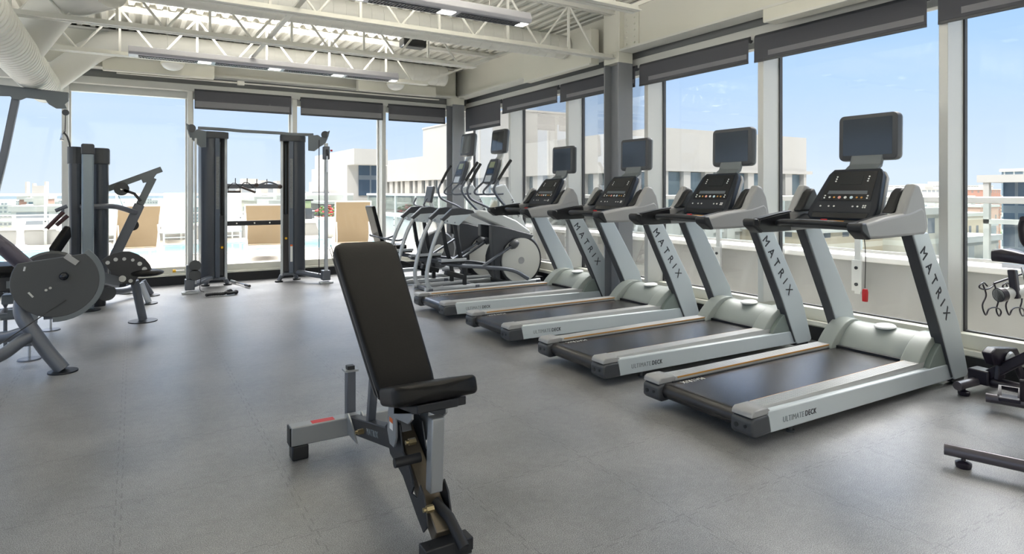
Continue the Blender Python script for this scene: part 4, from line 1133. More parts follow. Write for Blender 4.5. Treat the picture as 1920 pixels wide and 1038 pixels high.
    up_ = Vector((.13,0,.37)).normalized(); out = Vector((-up_.z,0,up_.x)); base = Vector((1.05,0,1.53))
    def plate(poly_, d0, d1, name, mt, par, bev=None):
        m_ = MB(); n = len(poly_); f = lambda h, y, d: base + up_*h + Vector((0,y,0)) + out*d
        vs = [f(h, y, d0) for (y, h) in poly_] + [f(h, y, d1) for (y, h) in poly_]
        m_.add(vs, [tuple(range(n)), tuple(range(2*n-1, n-1, -1))] + [(i, i+n, (i+1)%n+n, (i+1)%n) for i in range(n)])
        return m_.build(name, mt, par, bevel=bev, seg=3)
    con = plate([(-.15,.02),(-.12,0),(.12,0),(.15,.02),(.15,.30),(.11,.39),(-.11,.39),(-.15,.30)], -.05, .02, 'console', M['dkgrey'], t, .012)
    plate([(-.16,.02),(.16,.02),(.16,.31),(.12,.40),(-.12,.40),(-.16,.31)], -.075, -.045, 'console_shell', M['silver2'], con, .01)
    plate([(-.07,.25),(.07,.25),(.07,.34),(-.07,.34)], .02, .024, 'lcd_window', M['lcd'], con)
    plate([(-.09,.02),(.09,.02),(.09,.12),(-.09,.12)], .02, .024, 'reading_rack', M['silver2'], con)
    plate([(-.1,.15),(.1,.15),(.1,.23),(-.1,.23)], .02, .023, 'keypad_panel', M['gloss'], con)
    MB().bar([(1.20,0,1.86),(1.27,0,1.94),(1.28,0,2.05)], .16, .03, up=(1,0,0)).build('screen_bracket', M['silver2'], t, bevel=.006)
    c = Vector((1.27,0,2.165)); sec = rrect(-.205,.205,-.185,.185,.04,4); RY = Matrix.Rotation(R(6), 4, 'Y')
    rg = lambda x, sc: [c + (RY @ Vector((x, y*sc, z*sc))) for y, z in sec]
    tv = MB().loft([rg(-.05,.93), rg(-.04,.98), rg(-.01,1), rg(.0,1)]).build('television', M['dkgrey'], t)
    MB().loft([rg(.0,1), rg(.03,.97), rg(.05,.85)]).build('back_shell', M['mgrey2'], tv)
    s2 = rrect(-.165,.165,-.14,.145,.008,2)
    MB().loft([[c + (RY @ Vector((-.0525,y,z))) for y, z in s2], [c + (RY @ Vector((-.05,y,z))) for y, z in s2]]).build('screen', M['screen_grey'], tv)
    return t
M['pearl'] = mat('pearl_silver_cover', (206,206,200), .4, .15)
e1 = make_elliptical(8.2, 'nearer elliptical trainer, right beside the farthest treadmill')
e2 = copy_tree(e1); e2.location = (3.40, 9.05, 0); e2['label'] = 'farther elliptical trainer, between its twin and the corner column'

# recumbent bike behind the ellipticals
rb = thing('recumbent_bike', 'dark recumbent exercise bike behind the farther elliptical trainer', 'exercise bike', (3.3, 9.85, 0))
MB().bar([(0,0,.10),(1.4,0,.10)], .08, .06).build('frame', M['metal_silver'], rb, bevel=.01)
MB().bar([(.02,-.25,.04),(.02,.25,.04)], .06, .06).build('rear_foot', M['metal_dark'], rb, bevel=.01)
MB().bar([(1.38,-.2,.04),(1.38,.2,.04)], .06, .06).build('front_foot', M['metal_dark'], rb, bevel=.01)
MB().bx(.12,.55,-.19,.19,.46,.54).build('seat', M['leather'], rb, bevel=.03, seg=3)
MB().bar([(.14,0,.58),(-.02,0,1.18)], .36, .06, up=(1,0,0)).build('backrest', M['leather'], rb, bevel=.02, seg=3)
MB().bar([(.3,0,.12),(.3,0,.47)], .08, .08, up=(0,1,0)).build('seat_post', M['metal_dark'], rb)
for s in (-1, 1): MB().tube(catmull([(.0,s*.05,.7),(.12,s*.26,.66),(.35,s*.28,.62),(.5,s*.28,.66)], 5), .016, 10).build('seat_handle', M['metal_dark'], rb)
MB().lathe([(.30,-.1),(.33,-.06),(.33,.06),(.30,.1)], (1.15,0,.42), 'y', 36).build('drive_housing', M['dkgrey'], rb)
MB().cyl((1.15,-.105,.42), .09, .02, 'y', 24).build('hub_cap', M['pearl'], rb)
for s, dz in ((-1,-.12),(1,.12)):
    MB().bar([(1.15,s*.13,.42),(1.05,s*.13,.42+dz)], .02, .03, up=(0,1,0)).build('crank', M['chrome'], rb)
    MB().bx(.98,1.1,s*.14-(.09 if s<0 else 0),s*.14+(.09 if s>0 else 0),.41+dz,.44+dz).build('pedal', M['black'], rb, bevel=.005)
MB().bar([(1.25,0,.6),(1.02,0,1.30)], .07, .06, up=(1,0,0)).build('mast', M['silver2'], rb, bevel=.01)
MB().bar([(1.0,0,1.22),(1.06,0,1.50)], .28, .05, up=(1,0,0)).build('console', M['dkgrey'], rb, bevel=.015)
MB().tube(catmull([(.88,-.24,1.30),(.84,-.2,1.18),(1.03,0,1.14),(.84,.2,1.18),(.88,.24,1.30)], 6), .015, 10).build('handlebar', M['metal_dark'], rb)

# ================================================================= CABLE MACHINE
cm = thing('cable_machine', 'twin tower cable machine with a pull up bar in front of the back windows', 'cable machine', (1.6, 10.0, 0))
def cw(x, y, z): return (x-1.6, y-10.0, z)
for s, TX, TY, FX, FY in ((-1, 1.02, 10.22, .665, 9.66), (1, 2.14, 10.22, 2.53, 9.67)):
    # tower in its own frame: x from the outer edge (shroud) to the inner edge (post)
    ang = R(-10)*s
    Mt = Matrix.Translation((TX-1.6, TY-10.0, 0)) @ Matrix.Rotation(ang, 4, 'Z') @ Matrix.Diagonal((-s*1.0, 1, 1, 1))
    # mirrored so that local +x always points to the middle
    def T(m_): m_.v = [Mt @ v for v in m_.v]; return m_
    sh = [(-.20,.02),(-.19,-.07),(-.14,-.12),(-.06,-.14),(-.02,-.14),(-.02,-.11),(-.03,.13),(-.12,.13),(-.19,.09)]
    T(MB().prism([(x, y) for x, y in sh], .14, 2.20, 'xy')).build('shroud', M['shroud'], cm, bevel=.012, seg=3)
    T(MB().prism([(-.02,-.15),(.045,-.145),(.05,-.11),(.04,.13),(-.03,.13),(-.02,-.11)], .14, 2.20, 'xy')).build('shroud', M['shroud2'], cm, bevel=.01, seg=3)
    ch = T(MB().bx(-.01, .036, -.153, -.148, 1.15, 1.92)).build('exercise_chart', M['chart'], cm)
    if s > 0: 
        T(MB().bx(-.005, .03, -.153, -.148, .32, .56)).build('instruction_label', M['white_plastic'], cm)
        T(MB().bx(-.005, .03, -.1535, -.148, .56, .585)).build('label_stripe', M['orangered'], cm.children[-1])
    T(MB().bx(.055, .125, -.05, .10, .16, 1.05)).build('weight_stack', M['stack'], cm)
    kz = .58 if s < 0 else .68
    T(MB().cyl((.09, -.075, kz), .018, .05, 'y', 14)).build('selector_pin', M['yellow'], cm)
    T(MB().tube([(.09,0,1.05),(.09,0,2.15)], .008, 8)).build('guide_rod', M['chrome'], cm)
    T(MB().bx(.045, .13, .10, .13, .14, 2.20)).build('rear_guard', M['black'], cm)
    T(MB().bx(.13, .17, -.08, .12, .10, 2.2)).build('inner_post', M['metal_silver'], cm, bevel=.006)
    T(MB().prism([(-.21,.02),(-.19,-.09),(-.12,-.15),(.10,-.16),(.18,-.11),(.18,.14),(-.14,.14)], 2.19, 2.29, 'xy')).build('top_cap', M['dkgrey'], cm, bevel=.012, seg=3)
    T(MB().prism([(-.17,.02),(-.12,-.1),(.14,-.1),(.16,.12),(-.12,.12)], .10, .14, 'xy')).build('tower_base', M['metal_dark'], cm, bevel=.01)
    # arched feet
    for (fx, fy) in ((TX-s*.20, TY-.02+ (.0 if s>0 else .1)), (TX+s*.10, TY+.12)):
        a = cw(TX-s*.04, TY+.02, .12)
        MB().tube(fillet([a, cw(fx+s*.05*(1 if fx*s < TX*s else -1), fy, .13), cw(fx, fy, .02)], .1, 6), .032, 14).build('foot_tube', M['metal_dark'], cm)
        MB().cyl(cw(fx, fy, .01), .06, .02, 'z', 20).build('rubber_foot', M['black'], cm)
    # arm to the front upright
    MB().tube([cw(TX, TY-.05, .16), cw(FX-s*.03, FY+.07, .10)], .04, 14).build('base_arm', M['metal_dark'], cm)
    MB().bx(FX-1.6-.06, FX-1.6+.06, FY-10-.04, FY-10+.10, .05, .20).build('pulley_block', M['metal_dark'], cm, bevel=.01)
    MB().bx(FX-1.6-.10, FX-1.6+.10, FY-10-.05, FY-10+.05, 0, .03).build('front_foot', M['metal_silver'], cm, bevel=.005)
    MB().bar([cw(FX, FY, .05), cw(FX, FY, 2.15)], .05, .05, up=(0,1,0)).build('front_upright', M['metal_silver'], cm, bevel=.006)
    for q in (-1, 1): MB().tube([cw(FX-s*.09, FY+.05+q*.018, .12), cw(FX-s*.09, FY+.05+q*.018, 2.2)], .007, 8).build('guide_cable', M['cable'], cm) if (s > 0 and q > 0) else (MB().bar([cw(FX-s*.075, FY+.06, .12), cw(FX-s*.075, FY+.06, 2.15)], .03, .03, up=(0,1,0)).build('guide_rail', M['metal_silver'], cm) if (s < 0 and q > 0) else None)
    # top bracket plate
    P = [(FX+s*.06, 2.34),(FX-s*.03,2.30),(FX-s*.08,2.24),(FX-s*.14,2.28),(FX-s*.30,2.27),(FX-s*.30,2.04),(FX-s*.20,2.03),(FX-s*.10,2.10),(FX-s*.02,2.14),(FX+s*.02,2.22)]
    mm = MB(); d_ = Vector((TX-FX, TY-FY, 0)).normalized(); 
    dirn = Vector((-s*1, .0, 0)); k_ = Vector((-s*.62, .78, 0))
    pts = []
    for (x, z) in P:
        u = (FX - x)*s      # distance towards the tower
        pts.append(Vector(cw(FX, FY, z)) + Vector((-s*.72, .70, 0))*u + Vector((0,0,0)))
    nn = Vector((.70, s*.72, 0)).normalized()*.012
    n = len(pts); mm.add([p-nn for p in pts]+[p+nn for p in pts], [tuple(range(n)), tuple(range(2*n-1,n-1,-1))]+[(i,i+n,(i+1)%n+n,(i+1)%n) for i in range(n)])
    bp_ = mm.build('top_bracket', M['mgrey2'], cm, bevel=.003)
    MB().cyl(cw(FX-s*.02, FY-.01, 2.28), .055, .03, 'y', 20).build('top_pulley', M['dkgrey'], bp_)
    # sliding pulley carriage
    zc = .30 if s < 0 else 2.0
    c = MB().bx(FX-1.6-.045, FX-1.6+.045, FY-10-.05, FY-10+.05, zc-.10, zc+.10).build('pulley_carriage', M['metal_dark'], cm, bevel=.01)
    if s < 0:
        for dz in (-.06, .07): MB().cyl(cw(FX-s*.04+.02, FY-.06, zc+.02+dz), .075, .02, 'y', 24).build('pulley_plate', M['plate'], c)
        MB().cyl(cw(FX-.12, FY-.03, zc+.03), .008, .12, 'x', 10).build('pin_shaft', M['chrome'], c)
        MB().cyl(cw(FX-.19, FY-.03, zc+.03), .022, .04, 'x', 14).build('pin_knob', M['yellow'], c)
        MB().tube(catmull([cw(FX+.08, FY-.05, .30), cw(FX+.13, FY-.06, .22), cw(FX+.12, FY-.06, .06), cw(FX+.17, FY-.08, .02)], 5), .005, 6).build('cable_loop', M['cable'], c)
    else:
        MB().cyl(cw(FX+.0, FY-.05, zc), .05, .02, 'x', 20).build('pulley_plate', M['plate'], c)
        MB().cyl(cw(FX+.08, FY, zc+.04), .014, .03, 'x', 12).build('pin_knob', M['red'], c)
        MB().tube([cw(FX, FY-.06, zc-.05), cw(FX, FY-.06, zc-.3)], .012, 8).build('snap_hook', M['chrome'], c)
# bars between the towers
tb = [cw(.80, 10.1, 2.33), cw(1.2, 10.1, 2.325), cw(1.35, 10.1, 2.315), cw(1.95, 10.1, 2.31), cw(2.1, 10.1, 2.30), cw(2.42, 10.0, 2.30)]
MB().bar(fillet(tb, .05, 3), .05, .045).build('pull_up_bar', M['mgrey2'], cm, bevel=.008)
MB().bar([cw(1.17,10.2,1.49), cw(1.99,10.2,1.49)], .03, .07).build('accessory_rack', M['metal_dark'], cm, bevel=.005)
MB().bar([cw(1.17,10.2,.93), cw(1.99,10.2,.93)], .04, .07).build('lower_crossbar', M['metal_black'], cm, bevel=.005)
for x in (1.33, 1.58, 1.80): MB().cyl(cw(x, 10.178, .93), .012, .01, 'y', 10).build('bolt', M['chrome'], cm)
hooks = [(441, 1.56), (463, 1.56), (481, 1.55), (500, 1.55)]
for px, z in hooks:
    p = atY(px, 346, 10.17)
    MB().tube([(p.x-1.6, .185, z-.03), (p.x-1.6, .15, z-.02), (p.x-1.6, .145, z+.05)], .006, 6).build('hook', M['black'], cm)
def hung(name, label, px, parts):
    p = atY(px, 346, 10.13); t = thing(name, label, 'cable attachment', (p.x, 10.125, 1.535)); parts(t); return t
def p1(t):
    MB().tube([(-.085,0,-.13),(-.08,0,-.06),(-.02,0,0),(.02,0,0),(.08,0,-.06),(.085,0,-.13)], .006, 8).build('strap', M['black'], t)
    MB().cyl((0,0,-.13), .017, .18, 'x', 14).build('grip', M['brown'], t)
hung('stirrup_handle', 'black stirrup handle hanging at the left end of the cable machine rack', 439, p1)
def p2(t):
    MB().tube(catmull([(-.08,0,-.05),(-.05,0,.0),(0,0,.01),(.05,0,-.02),(.09,0,-.07)], 5), .007, 8).build('strap', M['black'], t)
    MB().tube([(-.08,0,-.06),(.12,0,-.14)], .017, 12).build('grip', M['brown'], t)
hung('angled_handle', 'black handle hanging at a slant next to the stirrup handle', 463, p2)
def p3(t):
    MB().tube(catmull([(-.16,0,-.03),(-.1,0,-.01),(0,0,.02),(.1,0,-.01),(.16,0,-.05)], 5), .014, 10).build('bar', M['metal_dark'], t)
    for x, z in ((-.17,-.03),(.17,-.05)): MB().ball((x,0,z), .035, 12, 8).build('end_knob', M['brown'], t)
hung('curved_bar', 'curved bar with round ends hanging at the right of the cable machine rack', 503, p3)
M['brown'] = M['brown'] if 'brown' in M else mat('brown_black_grip', (66,54,50), .5)
# attachments on the floor
a, b = atZ(433.5, 526, .03), atZ(468, 536, .03)
t = thing('straight_cable_bar', 'short metal cable bar with black grips lying on the floor near the back wall', 'cable bar', tuple((a+b)/2))
c = (a+b)/2; MB().tube([a-c, b-c], .012, 10).build('bar', M['chrome'], t)
d = (b-a); 
MB().tube([a-c, (a-c)*.45], .019, 12).build('grip', M['mgrey2'], t); MB().tube([b-c, (b-c)*.55], .02, 12).build('grip', M['black'], t)
a, b = atZ(386, 553, .03), atZ(443, 547, .03); c = (a+b)/2
t = thing('rope_handle', 'black braided rope attachment lying on the floor by the left cable tower', 'cable rope', tuple(c))
pts = [a-c, (a-c)*.5+Vector((0,.02,0)), Vector((.03,-.01,0)), (b-c)*.5+Vector((0,.03,.02)), (b-c)*.8]
pc = catmull(pts, 8); MB().tube(pc, [.019+.004*(i%2) for i in range(len(pc))], 10).build('rope', M['black_rubber'], t)
MB().tube(catmull([(b-c)*.35+Vector((0,-.03,0)), (b-c)*.55+Vector((0,-.05,0)), (b-c)*.95+Vector((0,-.02,0))], 6), .02, 10).build('rope', M['black_rubber'], t)
MB().ball((b-c)*.98, .032, 12, 8).build('knot', M['smoke'], t); MB().ball((b-c)*.6+Vector((0,.0,.02)), .03, 12, 8).build('knot', M['black_rubber'], t)
# ================================================================= MULTI STATION (left)
O = Vector((-.46, 8.91, 0))
ms = thing('weight_machine', 'tall dark multi station weight machine with two rounded towers at the left', 'weight machine', tuple(O))
def W_(px, py, Y): return atY(px, py, Y) - O
MB().bar([(0,0,.02),(0,0,1.86)], .12, .10, up=(0,1,0)).build('centre_post', M['post'], ms, bevel=.02, seg=3)
MB().bar([(0,0,1.84),(0,0,1.97)], .13, .11, up=(0,1,0)).build('post_cap', M['dkgrey'], ms, bevel=.02, seg=3)
MB().lathe([(.001,0),(.13,0),(.13,.012),(.001,.014)]).build('foot_plate', M['black'], ms)
for (px0, px1, Y) in ((127, 152, 9.02), (168, 203, 9.12)):
    x0, x1 = W_(px0, 400, Y).x, W_(px1, 400, Y).x; y0 = Y-O.y
    sec = rrect(x0, x1, y0, y0+.34, .09, 5)
    MB().prism(sec, .16, 1.76, 'xy').build('tower_shroud', M['shroud'], ms)
    MB().prism(rrect(x0-.012, x1+.012, y0-.012, y0+.352, .09, 5), 1.74, 1.94, 'xy').build('tower_cap', M['dkgrey'], ms, bevel=.015, seg=3)
    MB().prism(rrect(x0+.03, x1-.03, y0+.03, y0+.30, .05, 4), .0, .16, 'xy').build('tower_foot', M['metal_black'], ms)
# arm from the tower to the inclined column
pts = [W_(150,388,8.98), W_(205,386,8.98), W_(222,388,9.15), W_(254,398,9.45)]
MB().tube(fillet(pts, .12), .032, 14).build('link_arm', M['metal_dark'], ms)
YC = 9.5
lo, mid, hi = W_(216,478,YC), W_(262,383,YC), W_(287,333,YC)
MB().bar([W_(205,545,YC), lo, mid], .09, .12, up=(1,0,0)).build('inclined_column', M['metal_dark'], ms, bevel=.01)
MB().bar([mid, hi], .07, .09, up=(1,0,0)).build('column_extension', M['mgrey2'], ms, bevel=.008)
a, b = W_(196,356,YC), W_(303,317,YC)
MB().bar([a, b], .07, .075).build('top_rail', M['mgrey2'], ms, bevel=.006)
MB().prism([(q.x, q.z) for q in (W_(262,330,YC), W_(299,318,YC), W_(284,340,YC), W_(268,343,YC))], YC-O.y-.05, YC-O.y-.038).build('rail_bracket', M['mgrey2'], ms)
c = W_(228,354,YC-.08); MB().cyl(c, .085, .03, 'y', 26).build('pulley', M['plate'], ms)
MB().cyl(c+Vector((.0,0,-.0)), .015, .05, 'y', 12).build('pulley_hub', M['chrome'], ms)
c2 = W_(233,342,YC-.08); MB().bar([c2, c], .03, .06, up=(0,1,0)).build('pulley_hanger', M['plate'], ms)
MB().bar([W_(232,356,YC-.08), W_(252,363,YC-.08), W_(264,377,YC-.08)], .03, .035).build('handle_link', M['metal_black'], ms)
MB().tube([W_(222,366,YC-.1), W_(232,390,YC-.1)], .003, 6).build('cable', M['cable'], ms)
pv = W_(249,422,YC+.1); MB().cyl(pv, .07, .04, 'y', 20).build('pulley', M['black'], ms)
# base and rear feet
MB().tube(fillet([W_(203,546,9.4), W_(232,545,9.6), W_(250,538,9.8)], .1), .045, 14).build('base_tube', M['metal_dark'], ms)
for (px, py, Y, tx, ty) in ((238,550,10.13,244,528), (279,569,9.07,264,530), (284,554,9.75,268,526)):
    f = atZ(px, py, 0); f = Vector((f.x, f.y, 0))
    MB().tube([W_(tx, ty, Y), f-O+Vector((0,0,.02))], .035, 12).build('leg', M['metal_dark'] if py != 569 else M['metal_silver'], ms)
    MB().lathe([(.001,0),(.10,0),(.10,.012),(.001,.016)], tuple(f-O)).build('foot_pad', M['black'], ms)
c = W_(200,548,9.1); MB().cyl(c, .10, .03, 'y', 24).build('low_pulley', M['plate'], ms)
# handles left of the tower
for P in (((126,386),(104,395)), ((119,397),(88,428)), ((127,404),(106,422))):
    a, b = W_(*P[0], 8.75), W_(*P[1], 8.75)
    o = MB().tube([a, b], .022, 12).build('press_handle', M['metal_dark'] if P[1][0] == 104 else M['grip_red'], ms)
MB().tube(catmull([W_(104,395,8.75), W_(116,390,8.75), W_(118,398,8.75)], 5), .016, 10).build('handle_neck', M['metal_dark'], ms)
MB().bar([W_(128,432,8.9), W_(98,476,8.7)], .20, .07, up=(1,0,0)).build('back_pad', M['leather'], ms, bevel=.02, seg=3)

# lat pulldown boom, comes in from the left
O2 = Vector((-2.0, 9.0, 0))
lp = thing('pulldown_machine', 'grey lat pulldown machine with an overhead boom entering from the left edge', 'weight machine', tuple(O2))
def V_(px, py, Y): return atY(px, py, Y) - O2
pl = [(-40,158),(95,172),(128,176),(129,190),(122,196),(126,204),(106,204),(92,196),(86,188),(50,184),(40,188),(24,186),(20,181),(-40,180)]
MB().prism([(V_(a,b,8.9).x, V_(a,b,8.9).z) for a, b in pl], -.13, -.115).build('boom_plate', M['mgrey2'], lp, bevel=.003)
MB().bar([V_(-40,160,8.97), V_(129,179,8.97)], .10, .06).build('boom', M['mgrey2'], lp, bevel=.006)
MB().bar([V_(30,184,8.97), V_(8,290,8.97), V_(-24,420,8.97)], .09, .07, up=(1,0,0)).build('strut', M['metal_dark'], lp, bevel=.006)
x = V_(-24,420,8.97).x
MB().bar([(x,-.03,.04),(x,-.03,1.1)], .12, .10, up=(0,1,0)).build('main_post', M['post'], lp, bevel=.01)
MB().bx(x-.35, x+.35, -.12, .06, 0, .06).build('base_beam', M['metal_dark'], lp, bevel=.01)
cb = V_(123,206,8.9); 
MB().cyl(cb+Vector((0,0,-.03)), .035, .03, 'y', 18).build('boom_pulley', M['dkgrey'], lp)
MB().tube([cb, V_(122,245,8.9)], .005, 6).build('boom_cable', M['cable'], lp)
hk = MB().tube(catmull([V_(122,244,8.9), V_(117,250,8.9), V_(116,258,8.9)], 5), .012, 8).build('snap_hook', M['chrome'], lp)
MB().tube([V_(119,247,8.9), V_(126,256,8.9), V_(130,268,8.9), V_(131,276,8.9)], .010, 8).build('pulldown_strap', M['black'], lp)
MB().tube([V_(117,250,8.9), V_(113,262,8.9), V_(120,262,8.9)], .010, 8).build('strap_clip', M['chrome'], lp)

# ================================================================= LEG MACHINE (foreground left)
O3 = Vector((-.6, 6.2, 0))
lm = thing('leg_machine', 'grey seated leg machine with a big cut off disc guard at the left edge', 'weight machine', tuple(O3))
def U_(px, py, Y): return atY(px, py, Y) - O3
f = atZ(118, 697, 0) - O3
MB().tube(catmull([f+Vector((0,0,.02)), U_(90,660,6.0), U_(62,622,6.02), U_(45,598,6.05), U_(40,575,6.08), U_(48,548,6.1), U_(66,522,6.15), U_(84,505,6.2)], 6), .052, 18).build('front_leg', M['metal_dark'], lm)
MB().lathe([(.001,0),(.10,0),(.10,.012),(.001,.016)], tuple(f)).build('foot_pad', M['black'], lm)
MB().tube(catmull([U_(60,628,6.02), U_(36,642,5.95), U_(5,664,5.9), U_(-40,684,5.85)], 5), .045, 16).build('side_tube', M['metal_dark'], lm)
MB().tube([U_(58,618,6.1), U_(20,630,6.2), U_(-30,636,6.3)], .045, 16).build('cross_tube', M['metal_dark'], lm)
MB().tube([U_(80,560,6.3), U_(62,592,6.35), U_(58,625,6.4)], .035, 14).build('inner_tube', M['metal_silver'], lm)
def levelfoot(px, py, top, w, name='support_post'):
    f_ = atZ(px, py, 0); y = f_.y; tp = U_(px, top, y)
    o = MB().bar([f_-O3+Vector((0,0,.12)), Vector((f_.x-O3.x, y-O3.y, tp.z))], w, w*.8, up=(0,1,0)).build(name, M['metal_dark'], lm, bevel=.006)
    MB().tube([f_-O3+Vector((0,0,.01)), f_-O3+Vector((0,0,.13))], .010, 8).build('leveling_bolt', M['chrome'], o)
    MB().lathe([(.001,0),(.085,0),(.08,.012),(.001,.018)], tuple(f_-O3)).build('foot_pad', M['metal_dark'], o)
levelfoot(55, 674, 636, .10); levelfoot(95, 619, 500, .11)
MB().bar([U_(-40,590,7.4), U_(92,572,7.7)], .06, .06).build('rear_beam', M['metal_dark'], lm, bevel=.006)
MB().tube([U_(-25,440,6.1), U_(12,467,6.12), U_(52,502,6.15)], .058, 18).build('upper_arm', M['metal_dark2'], lm)
# disc guard
cx, cz = U_(105,527,6.0).x, U_(105,527,6.0).z; rx = .285
dp = []
for k in range(0, 37):
    a = R(147 + k*(408-147)/36.)      # open at the top
    dp.append((cx + rx*math.cos(a), cz + rx*.98*math.sin(a)))
tl, tr = (U_(44,492,6.0).x, U_(44,492,6.0).z), (U_(122,480,6.0).x, U_(122,480,6.0).z)
MB().prism(dp, -.215, -.185).build('disc_guard', M['plate'], lm, bevel=.006, seg=2)
rim = [Vector((cx + (rx+.012)*math.cos(R(a)), -.20, cz + (rx+.012)*.98*math.sin(R(a)))) for a in range(50, -95, -8)]
MB().bar(rim, .05, .025, up=(0,1,0)).build('cam_rim', M['mgrey2'], lm, bevel=.003)
k0 = U_(120,517,5.97)
kb = MB().cyl((k0.x, -.235, k0.z), .030, .05, 'y', 20).build('black_knob', M['black'], lm, bevel=.006)
MB().ball((k0.x, -.265, k0.z), .030, 18, 10).build('knob_tip', M['gloss'], kb)
for (a_, b_) in ((86,544),(94,540)):
    q = U_(a_, b_, 5.97); MB().lathe([(.010,-.002),(.010,.002)], (q.x, -.217, q.z), 'y', 10).build('screw', M['chrome'], lm)
for (a_, b_, c_, e_) in ((47,500,45,508),(53,548,62,557)):
    p_, q_ = U_(a_, b_, 5.98), U_(c_, e_, 5.98); MB().tube([Vector((p_.x,-.218,p_.z)), Vector((q_.x,-.218,q_.z))], .007, 8).build('cable_clip', M['silver2'], lm)
q = U_(134,486,5.98); MB().bx(-.05,.05,-.03,.03,-.02,.02, Matrix.Translation((q.x,-.20,q.z)) @ Matrix.Rotation(R(40),4,'Y')).build('cable_clamp', M['mgrey'], lm)
MB().tube([U_(124,562,5.98), U_(-20,658,5.7)], .004, 6).build('drive_cable', M['cable'], lm)
MB().lathe([(.24,-.02),(.26,0),(.24,.02)], tuple(U_(98,528,6.5)), 'y', 36).build('rear_cam', M['plate'], lm)
# beam, fan plate, small pad and leg
MB().bar([U_(120,514,6.6), U_(165,516,7.0), U_(218,528,7.75)], .07, .11).build('main_beam', M['metal_dark'], lm, bevel=.008)
MB().bar([U_(165,545,7.1), U_(230,528,8.0)], .03, .03).build('push_rod', M['metal_black'], lm)
YF = 7.72
fan = [(190,488),(200,481),(213,475),(228,471),(243,471),(258,476),(272,485),(281,496),(285,505),(270,511),(257,521),(251,534),(232,531),(210,523),(207,508)]
fo = MB().prism([(U_(a,b,YF).x, U_(a,b,YF).z) for a, b in fan], YF-O3.y-.01, YF-O3.y+.01).build('fan_plate', M['metal_black2'], lm, bevel=.003)
for (a_, b_, r_) in ((202,492,.020),(217,486,.020),(233,485,.018),(249,487,.016),(262,494,.022),(271,504,.024),(212,521,.022),(229.5,522,.034),(245,526,.020)):
    q = U_(a_, b_, YF); MB().lathe([(r_,-.003),(r_*.9,.003)], (q.x, YF-O3.y-.012, q.z), 'y', 14).build('adjustment_hole' if b_ < 510 else 'bolt', M['silver2'], fo)
q = U_(276,511,7.75); 
Mp = Matrix.Rotation(R(-12), 3, 'Y')
MB().ball(tuple(q), .16, 20, 10, (1.0,.9,.26)).build('roller_pad', M['leather'], lm)
f = atZ(268, 602, 0) - O3
MB().tube([U_(252,526,7.8), f+Vector((0,0,.02))], .042, 16).build('rear_leg', M['metal_dark'], lm)
MB().lathe([(.001,0),(.14,0),(.14,.010),(.001,.014)], tuple(f)).build('foot_pad', M['black'], lm)
# seat and weight block at the very left
MB().bx(U_(-60,505,6.8).x, U_(40,505,6.8).x, .45, .95, .70, .78).build('seat', M['leather'], lm, bevel=.03, seg=3)
MB().bx(U_(-60,505,6.8).x, U_(38,505,6.8).x, .5, .6, .56, .69).build('seat_frame', M['metal_black'], lm, bevel=.01)
MB().bx(U_(12,525,6.7).x, U_(33,525,6.7).x, .49, .52, .59, .65).build('seat_bracket', M['mgrey2'], lm)
MB().bx(U_(28,520,6.7).x, U_(48,520,6.7).x, .4, .58, .34, .68).build('pivot_housing', M['metal_black'], lm, bevel=.01)
MB().bx(U_(6,540,6.9).x, U_(35,540,6.9).x, .6, .75, .44, .52).build('weight_block', M['mgrey2'], lm, bevel=.008)
q = U_(10,572,7.2)
MB().lathe([(.012,.30)]+[(.022 if i % 2 else .010, .28-.03*i) for i in range(7)]+[(.07,.05),(.075,.03),(.001,.02)][::1], (q.x, q.y, q.z-.12)).build('spring_foot', M['metal_dark'], lm)
MB().tube([(q.x, q.y, 0), (q.x, q.y, q.z-.08)], .015, 10).build('spring_post', M['metal_dark'], lm)
q = U_(15,593,6.9); MB().cyl(tuple(q), .03, .10, 'x', 14).bx(q.x, q.x+.1, q.y-.03, q.y+.03, q.z, q.z+.06).build('latch', M['mgrey2'], lm)

